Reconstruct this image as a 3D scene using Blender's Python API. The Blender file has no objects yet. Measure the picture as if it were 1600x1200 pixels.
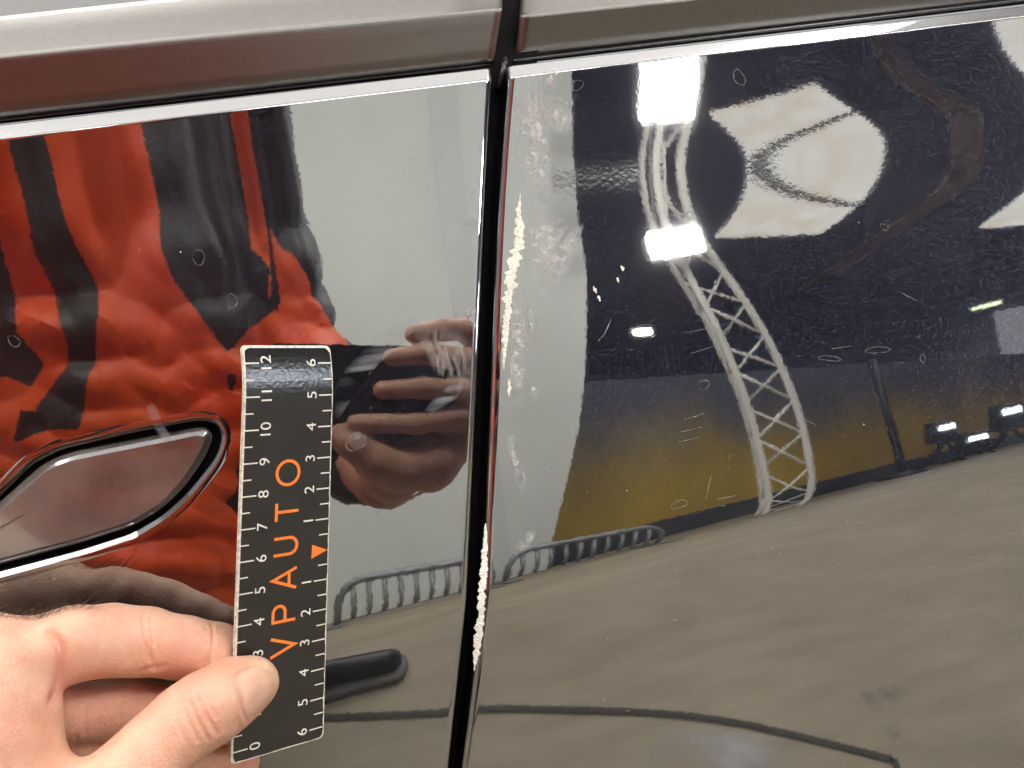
import bpy, bmesh, math, random
import numpy as np
from mathutils import Vector, Matrix

random.seed(7)
RNG = np.random.default_rng(11)
SC = bpy.context.scene
COL = SC.collection

# ------------------------------------------------------------------ camera, world, exposure
D_CAM, Z_CAM, FPX = 0.24, 0.95, 1200.0
YAW, PITCH, ROLL = math.atan(320 / 1200.0), math.radians(-8.0), math.radians(-4.0)
CAM = np.array([0.0, -D_CAM, Z_CAM])
FWD = np.array([math.sin(YAW) * math.cos(PITCH), math.cos(YAW) * math.cos(PITCH), math.sin(PITCH)])
_R0 = np.array([math.cos(YAW), -math.sin(YAW), 0.0])
_U0 = np.cross(_R0, FWD)
RGT = _R0 * math.cos(ROLL) + _U0 * math.sin(ROLL)
UPV = _U0 * math.cos(ROLL) - _R0 * math.sin(ROLL)

cd = bpy.data.cameras.new('camera')
cam = bpy.data.objects.new('camera', cd)
COL.objects.link(cam)
cd.sensor_width = 36.0
cd.lens = FPX / 1600.0 * 36.0
cd.clip_start = 0.001
cd.clip_end = 300
M = Matrix.Identity(4)
for r in range(3):
    M[r][0], M[r][1], M[r][2], M[r][3] = RGT[r], UPV[r], -FWD[r], CAM[r]
cam.matrix_world = M
SC.camera = cam

W = bpy.data.worlds.new('World')
SC.world = W
W.use_nodes = True
W.node_tree.nodes['Background'].inputs['Color'].default_value = (0.93, 0.95, 1.0, 1)
W.node_tree.nodes['Background'].inputs['Strength'].default_value = 0.5
SC.view_settings.view_transform = 'Standard'
SC.view_settings.look = 'None'
SC.view_settings.exposure = 0.0
SC.view_settings.gamma = 1.0
SC.cycles.use_denoising = True
SC.cycles.max_bounces = 8
SC.cycles.glossy_bounces = 5
SC.cycles.transparent_max_bounces = 12
SC.cycles.sample_clamp_indirect = 6.0
SC.cycles.caustics_reflective = False
SC.cycles.caustics_refractive = False

LAMP_GAIN = 1.3

# ------------------------------------------------------------------ surface of the car's side
# Profile: tilt of the panel (degrees, up positive) by distance below the belt line (cm); then a crease.
TILT0 = 6.5
_ks = np.array([-2.0, 0.0, 1.0, 1.8, 2.8, 3.6, 4.6, 5.4, 6.2, 7.0, 8.5, 40.0])
_kd = np.array([1.25, 1.28, 1.36, 1.50, 1.80, 1.70, 1.17, 1.0, 0.75, 0.36, 0.0, 0.0])
_S = np.linspace(-2.0, 40.0, 8401)
_dt = np.interp(_S, _ks, _kd)
_k = np.exp(-np.linspace(-2.5, 2.5, 121) ** 2); _k /= _k.sum()
_dt = np.convolve(np.pad(_dt, 60, mode='edge'), _k, mode='valid')
_th = TILT0 - (np.cumsum(_dt[::-1])[::-1]) * (_S[1] - _S[0])
_sl = np.tan(np.radians(_th))
_A = np.concatenate([[0], np.cumsum((_sl[1:] + _sl[:-1]) / 2 * np.diff(_S))])
_A -= np.interp(9.0, _S, _A)
TILT_LOW = -9.5
CREASE_W = 0.0022


def px_dir(u, v):
    d = FWD * FPX + RGT * (u - 800.0) + UPV * (600.0 - v)
    return d / np.linalg.norm(d)


def px_plane(u, v, h):
    """point on the plane y = -h seen at photo pixel (u, v)"""
    d = px_dir(u, v)
    t = (-h - CAM[1]) / d[1]
    return CAM + d * t


_b0, _b1 = px_plane(0, 194, -0.008), px_plane(1600, 9, -0.008)
_c0, _c1 = px_plane(510, 1000, 0.008), px_plane(1600, 708, 0.006)


def belt_z(x):
    return _b0[2] + (x - _b0[0]) * (_b1[2] - _b0[2]) / (_b1[0] - _b0[0])


def crease_z(x):
    return _c0[2] + (x - _c0[0]) * (_c1[2] - _c0[2]) / (_c1[0] - _c0[0])


_dsl = math.tan(math.radians(TILT0)) - math.tan(math.radians(TILT_LOW))


def Hs(x, z):
    """height of the car's side towards the viewer at (x, z)"""
    x = np.asarray(x, float)
    s = (belt_z(x) - z) * 100.0
    w = (0.19 - x) / 0.05
    s = s + 6.0 * 0.05 * np.where(w > 30, w, np.log1p(np.exp(np.minimum(w, 30))))
    a = np.interp(s, _S, _A) * 0.01
    q = (crease_z(x) - z) / CREASE_W
    sp = CREASE_W * np.where(q > 30, q, np.log1p(np.exp(np.minimum(q, 30))))
    # a very slight crown lengthwise
    return a - _dsl * sp


def surf(u, v, lift=0.0):
    d = px_dir(u, v)
    h = 0.0
    for _ in range(25):
        t = (-h - CAM[1]) / d[1]
        p = CAM + d * t
        h = float(Hs(p[0], p[2])) + lift
    return p


def surf_n(p):
    e = 1e-4
    hx = (Hs(p[0] + e, p[2]) - Hs(p[0] - e, p[2])) / (2 * e)
    hz = (Hs(p[0], p[2] + e) - Hs(p[0], p[2] - e)) / (2 * e)
    n = -np.array([float(hx), 1.0, float(hz)])
    return n / np.linalg.norm(n)


def refl(u, v, axis, val):
    """where the mirror image at photo pixel (u, v) lies on the plane axis = val of the hall"""
    p = surf(u, v)
    n = surf_n(p)
    d = px_dir(u, v)
    r = d - 2 * np.dot(d, n) * n
    t = (val - p[axis]) / r[axis]
    return p + r * t


def refl_elev(u, v):
    p = surf(u, v); n = surf_n(p); d = px_dir(u, v)
    r = d - 2 * np.dot(d, n) * n
    return math.degrees(math.asin(r[2])), math.degrees(math.atan2(r[0], -r[1]))


# ------------------------------------------------------------------ small helpers
def mat(name):
    m = bpy.data.materials.new(name)
    m.use_nodes = True
    nt = m.node_tree
    return m, nt, nt.nodes['Principled BSDF']


def plain(name, col, rough=0.5, metal=0.0, noise=0.0, nscale=40.0, bump=0.0, bscale=200.0, bdist=0.001, coat=0.0):
    m, nt, b = mat(name)
    b.inputs['Roughness'].default_value = rough
    b.inputs['Metallic'].default_value = metal
    b.inputs['Coat Weight'].default_value = coat
    b.inputs['Coat Roughness'].default_value = 0.06
    b.inputs['Base Color'].default_value = (*col, 1)
    if noise > 0:
        tc = nt.nodes.new('ShaderNodeTexCoord')
        n = nt.nodes.new('ShaderNodeTexNoise')
        n.inputs['Scale'].default_value = nscale
        n.inputs['Detail'].default_value = 5
        nt.links.new(tc.outputs['Object'], n.inputs['Vector'])
        cr = nt.nodes.new('ShaderNodeValToRGB')
        cr.color_ramp.elements[0].position = 0.3
        cr.color_ramp.elements[1].position = 0.7
        cr.color_ramp.elements[0].color = (*[c * (1 - noise) for c in col], 1)
        cr.color_ramp.elements[1].color = (*[min(1, c * (1 + noise)) for c in col], 1)
        nt.links.new(n.outputs['Fac'], cr.inputs['Fac'])
        nt.links.new(cr.outputs['Color'], b.inputs['Base Color'])
    if bump > 0:
        tc = nt.nodes.new('ShaderNodeTexCoord')
        n = nt.nodes.new('ShaderNodeTexNoise')
        n.inputs['Scale'].default_value = bscale
        n.inputs['Detail'].default_value = 3
        nt.links.new(tc.outputs['Object'], n.inputs['Vector'])
        bp = nt.nodes.new('ShaderNodeBump')
        bp.inputs['Strength'].default_value = bump
        bp.inputs['Distance'].default_value = bdist
        nt.links.new(n.outputs['Fac'], bp.inputs['Height'])
        nt.links.new(bp.outputs['Normal'], b.inputs['Normal'])
    return m


def emis(name, col, strength):
    m, nt, b = mat(name)
    b.inputs['Base Color'].default_value = (0.8, 0.8, 0.8, 1)
    b.inputs['Emission Color'].default_value = (*col, 1)
    b.inputs['Emission Strength'].default_value = strength
    return m


def mesh_obj(name, verts, faces, m=None, parent=None, smooth=True):
    me = bpy.data.meshes.new(name)
    if isinstance(verts, np.ndarray):
        verts = verts.tolist()
    if isinstance(faces, np.ndarray):
        faces = faces.tolist()
    me.from_pydata(verts, [], faces)
    me.update()
    if smooth:
        me.polygons.foreach_set('use_smooth', [True] * len(me.polygons))
    o = bpy.data.objects.new(name, me)
    COL.objects.link(o)
    if m is not None:
        for mm in (m if isinstance(m, (list, tuple)) else [m]):
            me.materials.append(mm)
    if parent is not None:
        o.parent = parent
    return o


def empty(name, loc=(0, 0, 0)):
    o = bpy.data.objects.new(name, None)
    COL.objects.link(o)
    o.location = loc
    o.empty_display_size = 0.05
    return o


def tag(o, label=None, cat=None, group=None, kind=None):
    if label: o['label'] = label
    if cat: o['category'] = cat
    if group: o['group'] = group
    if kind: o['kind'] = kind
    return o


class MB:
    """collects boxes, bars and tubes as one mesh"""
    def __init__(s):
        s.v, s.f = [], []

    def add(s, v, f):
        o = len(s.v)
        s.v += [tuple(map(float, p)) for p in v]
        s.f += [tuple(i + o for i in q) for q in f]

    def box(s, lo, hi):
        x0, y0, z0 = lo; x1, y1, z1 = hi
        s.add([(x0, y0, z0), (x1, y0, z0), (x1, y1, z0), (x0, y1, z0), (x0, y0, z1), (x1, y0, z1), (x1, y1, z1), (x0, y1, z1)],
              [(0, 3, 2, 1), (4, 5, 6, 7), (0, 1, 5, 4), (1, 2, 6, 5), (2, 3, 7, 6), (3, 0, 4, 7)])

    def slab(s, corners, thick_vec):
        """polygon given a thickness"""
        n = len(corners)
        c = [np.array(p, float) for p in corners]
        t = np.array(thick_vec, float)
        v = c + [p + t for p in c]
        f = [tuple(range(n)), tuple(range(2 * n - 1, n - 1, -1))]
        f += [(i, i + n, (i + 1) % n + n, (i + 1) % n) for i in range(n)]
        s.add(v, f)

    def tube(s, pts, rad, seg=10, cap=True):
        pts = [np.array(p, float) for p in pts]
        rads = rad if isinstance(rad, (list, tuple, np.ndarray)) else [rad] * len(pts)
        n = len(pts)
        v = []
        ref = np.array([0.3, 0.5, 0.81])
        for i in range(n):
            t = pts[min(i + 1, n - 1)] - pts[max(i - 1, 0)]
            t = t / (np.linalg.norm(t) + 1e-12)
            a = np.cross(t, ref); a /= (np.linalg.norm(a) + 1e-12)
            b = np.cross(t, a)
            for k in range(seg):
                an = 2 * math.pi * k / seg
                v.append(pts[i] + rads[i] * (math.cos(an) * a + math.sin(an) * b))
        f = []
        for i in range(n - 1):
            for k in range(seg):
                k2 = (k + 1) % seg
                f.append((i * seg + k, i * seg + k2, (i + 1) * seg + k2, (i + 1) * seg + k))
        if cap:
            f.append(tuple(range(seg - 1, -1, -1)))
            f.append(tuple(range((n - 1) * seg, n * seg)))
        s.add(v, f)

    def build(s, name, m=None, parent=None, smooth=False):
        return mesh_obj(name, s.v, s.f, m, parent, smooth)


def resample(poly, n, closed=False):
    p = np.array(poly, float)
    if closed:
        p = np.vstack([p, p[:1]])
    d = np.concatenate([[0], np.cumsum(np.linalg.norm(np.diff(p, axis=0), axis=1))])
    t = np.linspace(0, d[-1], n + (1 if closed else 0))
    q = np.stack([np.interp(t, d, p[:, k]) for k in range(p.shape[1])], 1)
    return q[:-1] if closed else q


def smooth_loop(poly, it=2):
    """corner cutting on a closed polygon"""
    p = np.array(poly, float)
    for _ in range(it):
        nx = np.roll(p, -1, axis=0)
        p = np.stack([p * 0.75 + nx * 0.25, p * 0.25 + nx * 0.75], 1).reshape(-1, p.shape[1])
    return p


def smooth_line(poly, it=3):
    p = np.array(poly, float)
    for _ in range(it):
        q = np.stack([p[:-1] * 0.75 + p[1:] * 0.25, p[:-1] * 0.25 + p[1:] * 0.75], 1).reshape(-1, p.shape[1])
        p = np.vstack([p[:1], q, p[-1:]])
    return p


def in_poly(px, py, poly):
    poly = np.asarray(poly, float)
    inside = np.zeros(px.shape, bool)
    n = len(poly)
    j = n - 1
    for i in range(n):
        xi, yi = poly[i]; xj, yj = poly[j]
        c = ((yi > py) != (yj > py)) & (px < (xj - xi) * (py - yi) / (yj - yi + 1e-15) + xi)
        inside ^= c
        j = i
    return inside


# ------------------------------------------------------------------ implicit surfaces (bodies, hands)
def sdf_cone(P, a, b, ra, rb):
    a = np.asarray(a, np.float32); b = np.asarray(b, np.float32)
    ba = b - a
    l2 = float(ba @ ba) + 1e-12
    h = np.clip(((P - a) @ ba) / l2, 0, 1)
    d = np.linalg.norm(P - a - h[..., None] * ba, axis=-1)
    return d - (ra + (rb - ra) * h)


def smin(a, b, k):
    h = np.clip(0.5 + 0.5 * (b - a) / k, 0, 1)
    return b + (a - b) * h - k * h * (1 - h)


def poly_dist(P, pts):
    d = None
    for a, b in zip(pts[:-1], pts[1:]):
        q = sdf_cone(P, a, b, 0, 0)
        d = q if d is None else np.minimum(d, q)
    return d


def surface_nets(fn, lo, hi, h):
    lo = np.array(lo, float); hi = np.array(hi, float)
    n = np.ceil((hi - lo) / h).astype(int) + 1
    xs = [lo[k] + h * np.arange(n[k]) for k in range(3)]
    V = np.empty(n, np.float32)
    YY, ZZ = np.meshgrid(xs[1], xs[2], indexing='ij')
    step = 12
    for i in range(0, n[0], step):
        xx = xs[0][i:i + step]
        P = np.empty((len(xx), n[1], n[2], 3), np.float32)
        P[..., 0] = xx[:, None, None]; P[..., 1] = YY; P[..., 2] = ZZ
        V[i:i + step] = fn(P)
    ins = V < 0
    cs = [(i, j, k) for i in (0, 1) for j in (0, 1) for k in (0, 1)]
    sh = tuple(n - 1)
    cnt = np.zeros(sh, np.int8)
    sl = lambda c: tuple(slice(c[k], c[k] + sh[k]) for k in range(3))
    for c in cs:
        cnt += ins[sl(c)]
    act = (cnt > 0) & (cnt < 8)
    idx = np.argwhere(act)
    m = len(idx)
    acc = np.zeros((m, 3)); num = np.zeros(m)
    for c in cs:
        for ax in range(3):
            if c[ax] == 1: continue
            c2 = list(c); c2[ax] = 1
            va = V[idx[:, 0] + c[0], idx[:, 1] + c[1], idx[:, 2] + c[2]]
            vb = V[idx[:, 0] + c2[0], idx[:, 1] + c2[1], idx[:, 2] + c2[2]]
            cr = (va < 0) != (vb < 0)
            t = np.where(cr, va / np.where(cr, va - vb, 1), 0)
            p = np.tile(np.array(c, float), (m, 1)); p[:, ax] = t
            acc += p * cr[:, None]; num += cr
    verts = lo + h * (idx + acc / num[:, None])
    ids = np.full(sh, -1, np.int64)
    ids[act] = np.arange(m)
    faces = []
    for ax in range(3):
        b, c = (ax + 1) % 3, (ax + 2) % 3
        s1 = [slice(None)] * 3; s2 = [slice(None)] * 3
        s1[ax] = slice(0, -1); s2[ax] = slice(1, None)
        cr = ins[tuple(s1)] != ins[tuple(s2)]
        e = np.argwhere(cr)
        ok = (e[:, b] > 0) & (e[:, c] > 0) & (e[:, b] < sh[b]) & (e[:, c] < sh[c])
        e = e[ok]
        first = ins[e[:, 0], e[:, 1], e[:, 2]]
        def g(db, dc):
            q = e.copy(); q[:, b] -= db; q[:, c] -= dc
            return ids[q[:, 0], q[:, 1], q[:, 2]]
        quad = np.stack([g(1, 1), g(0, 1), g(0, 0), g(1, 0)], 1)
        quad[~first] = quad[~first][:, ::-1]
        faces.append(quad)
    F = np.vstack(faces)
    return verts, F


# ------------------------------------------------------------------ materials
def make_paint():
    m, nt, b = mat('black_car_paint')
    N, L = nt.nodes, nt.links
    tc = N.new('ShaderNodeTexCoord')
    b.inputs['Base Color'].default_value = (0.018, 0.018, 0.028, 1)
    b.inputs['Metallic'].default_value = 1.0
    b.inputs['Roughness'].default_value = 0.25
    b.inputs['Coat Weight'].default_value = 1.0
    b.inputs['Coat IOR'].default_value = 3.5
    b.inputs['Coat Roughness'].default_value = 0.02
    # orange peel of the clear coat
    n1 = N.new('ShaderNodeTexNoise'); n1.inputs['Scale'].default_value = 620; n1.inputs['Detail'].default_value = 2.5
    L.new(tc.outputs['Object'], n1.inputs['Vector'])
    bp = N.new('ShaderNodeBump'); bp.inputs['Strength'].default_value = 1.0; bp.inputs['Distance'].default_value = PEEL
    L.new(n1.outputs['Fac'], bp.inputs['Height'])
    n2 = N.new('ShaderNodeTexNoise'); n2.inputs['Scale'].default_value = 45; n2.inputs['Detail'].default_value = 1
    L.new(tc.outputs['Object'], n2.inputs['Vector'])
    bp2 = N.new('ShaderNodeBump'); bp2.inputs['Strength'].default_value = 1.0; bp2.inputs['Distance'].default_value = WAVE
    L.new(n2.outputs['Fac'], bp2.inputs['Height'])
    L.new(bp2.outputs['Normal'], bp.inputs['Normal'])
    L.new(bp.outputs['Normal'], b.inputs['Coat Normal'])
    # metal flakes under the clear coat
    vo = N.new('ShaderNodeTexVoronoi'); vo.inputs['Scale'].default_value = 2600
    L.new(tc.outputs['Object'], vo.inputs['Vector'])
    sub = N.new('ShaderNodeVectorMath'); sub.operation = 'SUBTRACT'; sub.inputs[1].default_value = (0.5, 0.5, 0.5)
    L.new(vo.outputs['Color'], sub.inputs[0])
    sc = N.new('ShaderNodeVectorMath'); sc.operation = 'SCALE'; sc.inputs['Scale'].default_value = 0.40
    L.new(sub.outputs['Vector'], sc.inputs[0])
    geo = N.new('ShaderNodeNewGeometry')
    ad = N.new('ShaderNodeVectorMath'); ad.operation = 'ADD'
    L.new(geo.outputs['Normal'], ad.inputs[0]); L.new(sc.outputs['Vector'], ad.inputs[1])
    nm = N.new('ShaderNodeVectorMath'); nm.operation = 'NORMALIZE'
    L.new(ad.outputs['Vector'], nm.inputs[0])
    L.new(nm.outputs['Vector'], b.inputs['Normal'])
    # dust specks
    v2 = N.new('ShaderNodeTexVoronoi'); v2.inputs['Scale'].default_value = 190
    L.new(tc.outputs['Object'], v2.inputs['Vector'])
    sepc = N.new('ShaderNodeSeparateColor'); L.new(v2.outputs['Color'], sepc.inputs['Color'])
    rad = N.new('ShaderNodeMapRange'); rad.inputs['From Min'].default_value = 0.80; rad.inputs['From Max'].default_value = 1.0
    rad.inputs['To Min'].default_value = 0.0; rad.inputs['To Max'].default_value = 0.055
    L.new(sepc.outputs['Red'], rad.inputs['Value'])
    lt = N.new('ShaderNodeMath'); lt.operation = 'LESS_THAN'
    L.new(v2.outputs['Distance'], lt.inputs[0]); L.new(rad.outputs['Result'], lt.inputs[1])
    amt = N.new('ShaderNodeMath'); amt.operation = 'MULTIPLY'
    L.new(lt.outputs[0], amt.inputs[0]); L.new(sepc.outputs['Green'], amt.inputs[1])
    # faint dust film
    nf = N.new('ShaderNodeTexNoise'); nf.inputs['Scale'].default_value = 30; nf.inputs['Detail'].default_value = 8
    L.new(tc.outputs['Object'], nf.inputs['Vector'])
    fr = N.new('ShaderNodeMapRange'); fr.inputs['From Min'].default_value = 0.45; fr.inputs['From Max'].default_value = 0.8
    fr.inputs['To Min'].default_value = 0.0; fr.inputs['To Max'].default_value = 0.014
    L.new(nf.outputs['Fac'], fr.inputs['Value'])
    # tiny specks and polishing nicks
    mp3 = N.new('ShaderNodeMapping'); mp3.inputs['Rotation'].default_value = (0, 0.6, 0); mp3.inputs['Scale'].default_value = (1.0, 1.0, 0.45)
    L.new(tc.outputs['Object'], mp3.inputs['Vector'])
    v3 = N.new('ShaderNodeTexVoronoi'); v3.inputs['Scale'].default_value = 620
    L.new(mp3.outputs['Vector'], v3.inputs['Vector'])
    s3 = N.new('ShaderNodeSeparateColor'); L.new(v3.outputs['Color'], s3.inputs['Color'])
    r3 = N.new('ShaderNodeMapRange'); r3.inputs['From Min'].default_value = 0.84; r3.inputs['From Max'].default_value = 1.0
    r3.inputs['To Min'].default_value = 0.0; r3.inputs['To Max'].default_value = 0.17
    L.new(s3.outputs['Red'], r3.inputs['Value'])
    l3 = N.new('ShaderNodeMath'); l3.operation = 'LESS_THAN'
    L.new(v3.outputs['Distance'], l3.inputs[0]); L.new(r3.outputs['Result'], l3.inputs[1])
    a3 = N.new('ShaderNodeMath'); a3.operation = 'MULTIPLY'; a3.inputs[1].default_value = 0.035
    L.new(l3.outputs[0], a3.inputs[0])
    am = N.new('ShaderNodeMath'); am.operation = 'MAXIMUM'
    L.new(amt.outputs[0], am.inputs[0]); L.new(a3.outputs[0], am.inputs[1]); amt = am
    mx = N.new('ShaderNodeMath'); mx.operation = 'MAXIMUM'
    L.new(amt.outputs[0], mx.inputs[0]); L.new(fr.outputs['Result'], mx.inputs[1])
    dust = N.new('ShaderNodeBsdfDiffuse'); dust.inputs['Color'].default_value = (0.62, 0.6, 0.55, 1)
    mix = N.new('ShaderNodeMixShader')
    L.new(mx.outputs[0], mix.inputs['Fac'])
    L.new(b.outputs['BSDF'], mix.inputs[1]); L.new(dust.outputs['BSDF'], mix.inputs[2])
    L.new(mix.outputs['Shader'], N['Material Output'].inputs['Surface'])
    return m


PEEL, WAVE = 2.1e-6, 3.0e-6
M_PAINT = make_paint()
M_RUBBER = plain('black_rubber', (0.0025, 0.0022, 0.003), 0.75)
M_RUBBER.node_tree.nodes['Principled BSDF'].inputs['Specular IOR Level'].default_value = 0.15
M_RUBBER2 = plain('glossy_seal', (0.008, 0.008, 0.009), 0.25)
M_SATIN = plain('satin_metal', (0.150, 0.143, 0.136), 0.36, 1.0, 0.05, 600, 0.35, 1600, 0.00004)
M_SATIN2 = plain('satin_metal_top', (0.62, 0.63, 0.61), 0.33, 1.0, 0.06, 60, 0.25, 1600, 0.00003)
M_GLASS = plain('dark_window_glass', (0.01, 0.01, 0.011), 0.02, 0.0)
M_GLASS.node_tree.nodes['Principled BSDF'].inputs['IOR'].default_value = 2.4


def film_material(name, col, strength, scale, lo, hi, stretch=None, rough=True):
    """a thin dried film: scattered light over part of its area"""
    m, nt, b = mat(name)
    N, L = nt.nodes, nt.links
    tc = N.new('ShaderNodeTexCoord'); mp = N.new('ShaderNodeMapping')
    if stretch:
        mp.inputs['Rotation'].default_value = (0, stretch[0], 0)
        mp.inputs['Scale'].default_value = (stretch[1], 1, stretch[2])
    L.new(tc.outputs['Object'], mp.inputs['Vector'])
    n = N.new('ShaderNodeTexNoise'); n.inputs['Scale'].default_value = scale; n.inputs['Detail'].default_value = 6
    L.new(mp.outputs['Vector'], n.inputs['Vector'])
    r = N.new('ShaderNodeMapRange'); r.inputs['From Min'].default_value = lo; r.inputs['From Max'].default_value = hi
    r.inputs['To Max'].default_value = strength
    L.new(n.outputs['Fac'], r.inputs['Value'])
    at = N.new('ShaderNodeAttribute'); at.attribute_name = 'fade'
    mu = N.new('ShaderNodeMath'); mu.operation = 'MULTIPLY'
    L.new(r.outputs['Result'], mu.inputs[0]); L.new(at.outputs['Fac'], mu.inputs[1])
    b.inputs['Base Color'].default_value = (*col, 1)
    b.inputs['Roughness'].default_value = 0.7
    L.new(mu.outputs[0], b.inputs['Alpha'])
    return m


M_CHIP = plain('bare_chipped_filler', (0.84, 0.81, 0.71), 0.55, 0.0, 0.28, 1300, 1.0, 1500, 0.0004)
M_SCR = film_material('fine_scratch', (0.55, 0.56, 0.56), 0.5, 900, 0.25, 0.6)
M_CHIP_W = plain('bare_white_filler', (0.86, 0.85, 0.79), 0.55, 0.0, 0.14, 1300, 1.0, 1500, 0.0004)
M_FILM = film_material('dried_film', (0.62, 0.63, 0.62), 0.72, 430, 0.36, 0.66)
M_STREAK = film_material('wiped_streaks', (0.50, 0.53, 0.58), 0.42, 300, 0.40, 0.70, (math.radians(-52), 0.10, 1.0))
M_SCUFF = film_material('scuff', (0.60, 0.57, 0.55), 0.36, 900, 0.35, 0.62, (math.radians(25), 1.0, 0.25))
M_RING = plain('scratch_grey', (0.40, 0.40, 0.39), 0.5)
M_RING_D = film_material('water_mark_film', (0.50, 0.52, 0.53), 0.30, 700, 0.34, 0.66)
M_YELLOW = None
# ------------------------------------------------------------------ the car's side
CAR = empty('car', (0.0, 0.02, 0.9))
tag(CAR, 'glossy black car side with satin window trim, a scraped rear door edge and mirrored hall', 'car')


def under(o, parent):
    """parent without moving the geometry (parents carry only a translation)"""
    o.parent = parent
    off = Vector((0, 0, 0))
    q = parent
    while q is not None:
        off += q.location
        q = q.parent
    o.location = -off
    return o


def edge_curve(pixels):
    P = np.array([surf(u, v) for u, v in pixels])
    o = np.argsort(P[:, 2])
    zz, xx = P[o, 2], P[o, 0]
    co = np.polyfit(zz - 0.9, xx, 3)
    return lambda z: np.polyval(co, np.asarray(z) - 0.9)


FRONT_EDGE = edge_curve([(772, 105), (761, 300), (747, 600), (735, 900), (713, 1100), (703, 1210)])
REAR_EDGE = edge_curve([(797, 98), (780, 300), (767, 600), (755, 900), (734, 1100), (720, 1210)])


def chamfer_table(w, f0, f1, n=240):
    """fold-back over a width w: the slope climbs fast to f0 degrees, slowly on to f1, fast to 85"""
    e = np.linspace(0, w, n)
    t = 1 - e / w
    ph = np.interp(t, [0, 0.14, 0.90, 1.0], [0, f0, f1, 84])
    sl = np.tan(np.radians(ph))
    dr = np.concatenate([[0], np.cumsum((sl[::-1][1:] + sl[::-1][:-1]) / 2 * (w / (n - 1)))])[::-1]
    return e, dr


def make_door(name, side_fn, sgn, far_x, z_bot, r_side, r_top):
    """sgn=-1: panel lies to the left of its edge; +1: to the right"""
    nar = 9
    phi = np.linspace(0, math.pi / 2, nar)
    def offs(R, total, step):
        a = R * (1 - np.cos(phi))
        t = np.arange(R + 0.0005, total, step)
        return np.concatenate([a, t])
    wtot = abs(far_x - float(side_fn(0.9)))
    eo = offs(r_side, wtot, 0.0007)
    te, td = chamfer_table(r_top, 28, 35)
    to = np.concatenate([r_top * np.array([0, .01, .02, .04, .06, .08, .1, .13, .17, .22, .28, .35, .43, .52, .61, .70, .76, .80, .83, .86, .88, .9, .92, .94, .96, .98, 1.0, 1.04, 1.1]), np.arange(r_top * 1.18, belt_z(far_x) - z_bot, 0.0006)])
    E, T = np.meshgrid(eo, to, indexing='ij')
    Xg = np.full(E.shape, float(side_fn(0.95)))
    for _ in range(6):
        Z = belt_z(Xg) - T
        Xg = side_fn(Z) + sgn * E
    Z = belt_z(Xg) - T
    def drop(e, R):
        q = np.clip(R - e, 0, R)
        return R - np.sqrt(np.maximum(R * R - q * q, 0))
    Y = -(Hs(Xg, Z) - drop(E, r_side) - np.interp(T, te, td))
    V = np.stack([Xg, Y, Z], -1)
    # flanges folded back behind the two edges
    ni, nj = E.shape
    fl1 = V[:1].copy(); fl1[..., 1] += 0.012
    fl2 = V[:1].copy(); fl2[..., 1] += 0.002
    V = np.concatenate([fl1, fl2, V], 0)
    t1 = V[:, :1].copy(); t1[..., 1] += 0.012
    t2 = V[:, :1].copy(); t2[..., 1] += 0.002
    V = np.concatenate([t1, t2, V], 1)
    ni, nj = V.shape[:2]
    I = np.arange(ni * nj).reshape(ni, nj)
    q = np.stack([I[:-1, :-1], I[1:, :-1], I[1:, 1:], I[:-1, 1:]], -1).reshape(-1, 4)
    if sgn < 0:
        q = q[:, ::-1]
    return V.reshape(-1, 3), q


# --- outline of the flush handle, in photo pixels put onto the panel
HANDLE_OUT = [(-170, 905), (-90, 850), (0, 762), (40, 722), (85, 697), (200, 670), (300, 651), (335, 650), (352, 664), (355, 690), (340, 725),
              (300, 775), (260, 812), (210, 842), (130, 868), (0, 903), (-100, 928)]
HANDLE_IN = [(-150, 905), (-80, 853), (0, 783), (45, 743), (72, 721), (108, 709), (200, 691), (310, 669), (326, 669), (334, 682), (322, 714),
             (289, 762), (254, 797), (208, 825), (127, 851), (0, 885), (-90, 909)]


def outline_xz(pix, n):
    P = np.array([surf(u, v) for u, v in pix])[:, [0, 2]]
    return resample(smooth_loop(resample(P, 46, True), 2), n, True)


OUT_XZ = outline_xz(HANDLE_OUT, 360)
IN_XZ = outline_xz(HANDLE_IN, 320)


def offset_loop(xz, d):
    """positive d: outward (loops here run clockwise or not; tested)"""
    t = np.roll(xz, -1, 0) - np.roll(xz, 1, 0)
    t /= np.linalg.norm(t, axis=1)[:, None]
    nrm = np.stack([t[:, 1], -t[:, 0]], 1)
    area = 0.5 * np.sum(xz[:, 0] * np.roll(xz[:, 1], -1) - np.roll(xz[:, 0], -1) * xz[:, 1])
    if area < 0:
        nrm = -nrm
    return xz + nrm * d


def ring_strip(xz, prof):
    """prof: list of (outward offset, height above panel); a closed swept band"""
    rows = []
    for d, h in prof:
        q = offset_loop(xz, d)
        rows.append(np.stack([q[:, 0], -(Hs(q[:, 0], q[:, 1]) + h), q[:, 1]], 1))
    V = np.concatenate(rows)
    n = len(xz); f = []
    for r in range(len(prof) - 1):
        for i in range(n):
            j = (i + 1) % n
            f.append((r * n + i, r * n + j, (r + 1) * n + j, (r + 1) * n + i))
    return V, f


FRONT = empty('front_door', (0, 0, 0)); FRONT.parent = CAR; FRONT.location = (0, 0, 0)
REAR = empty('rear_door', (0, 0, 0)); REAR.parent = CAR
V, F = make_door('door_skin', FRONT_EDGE, -1, -0.30, 0.66, 0.0022, 0.0048)
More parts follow.
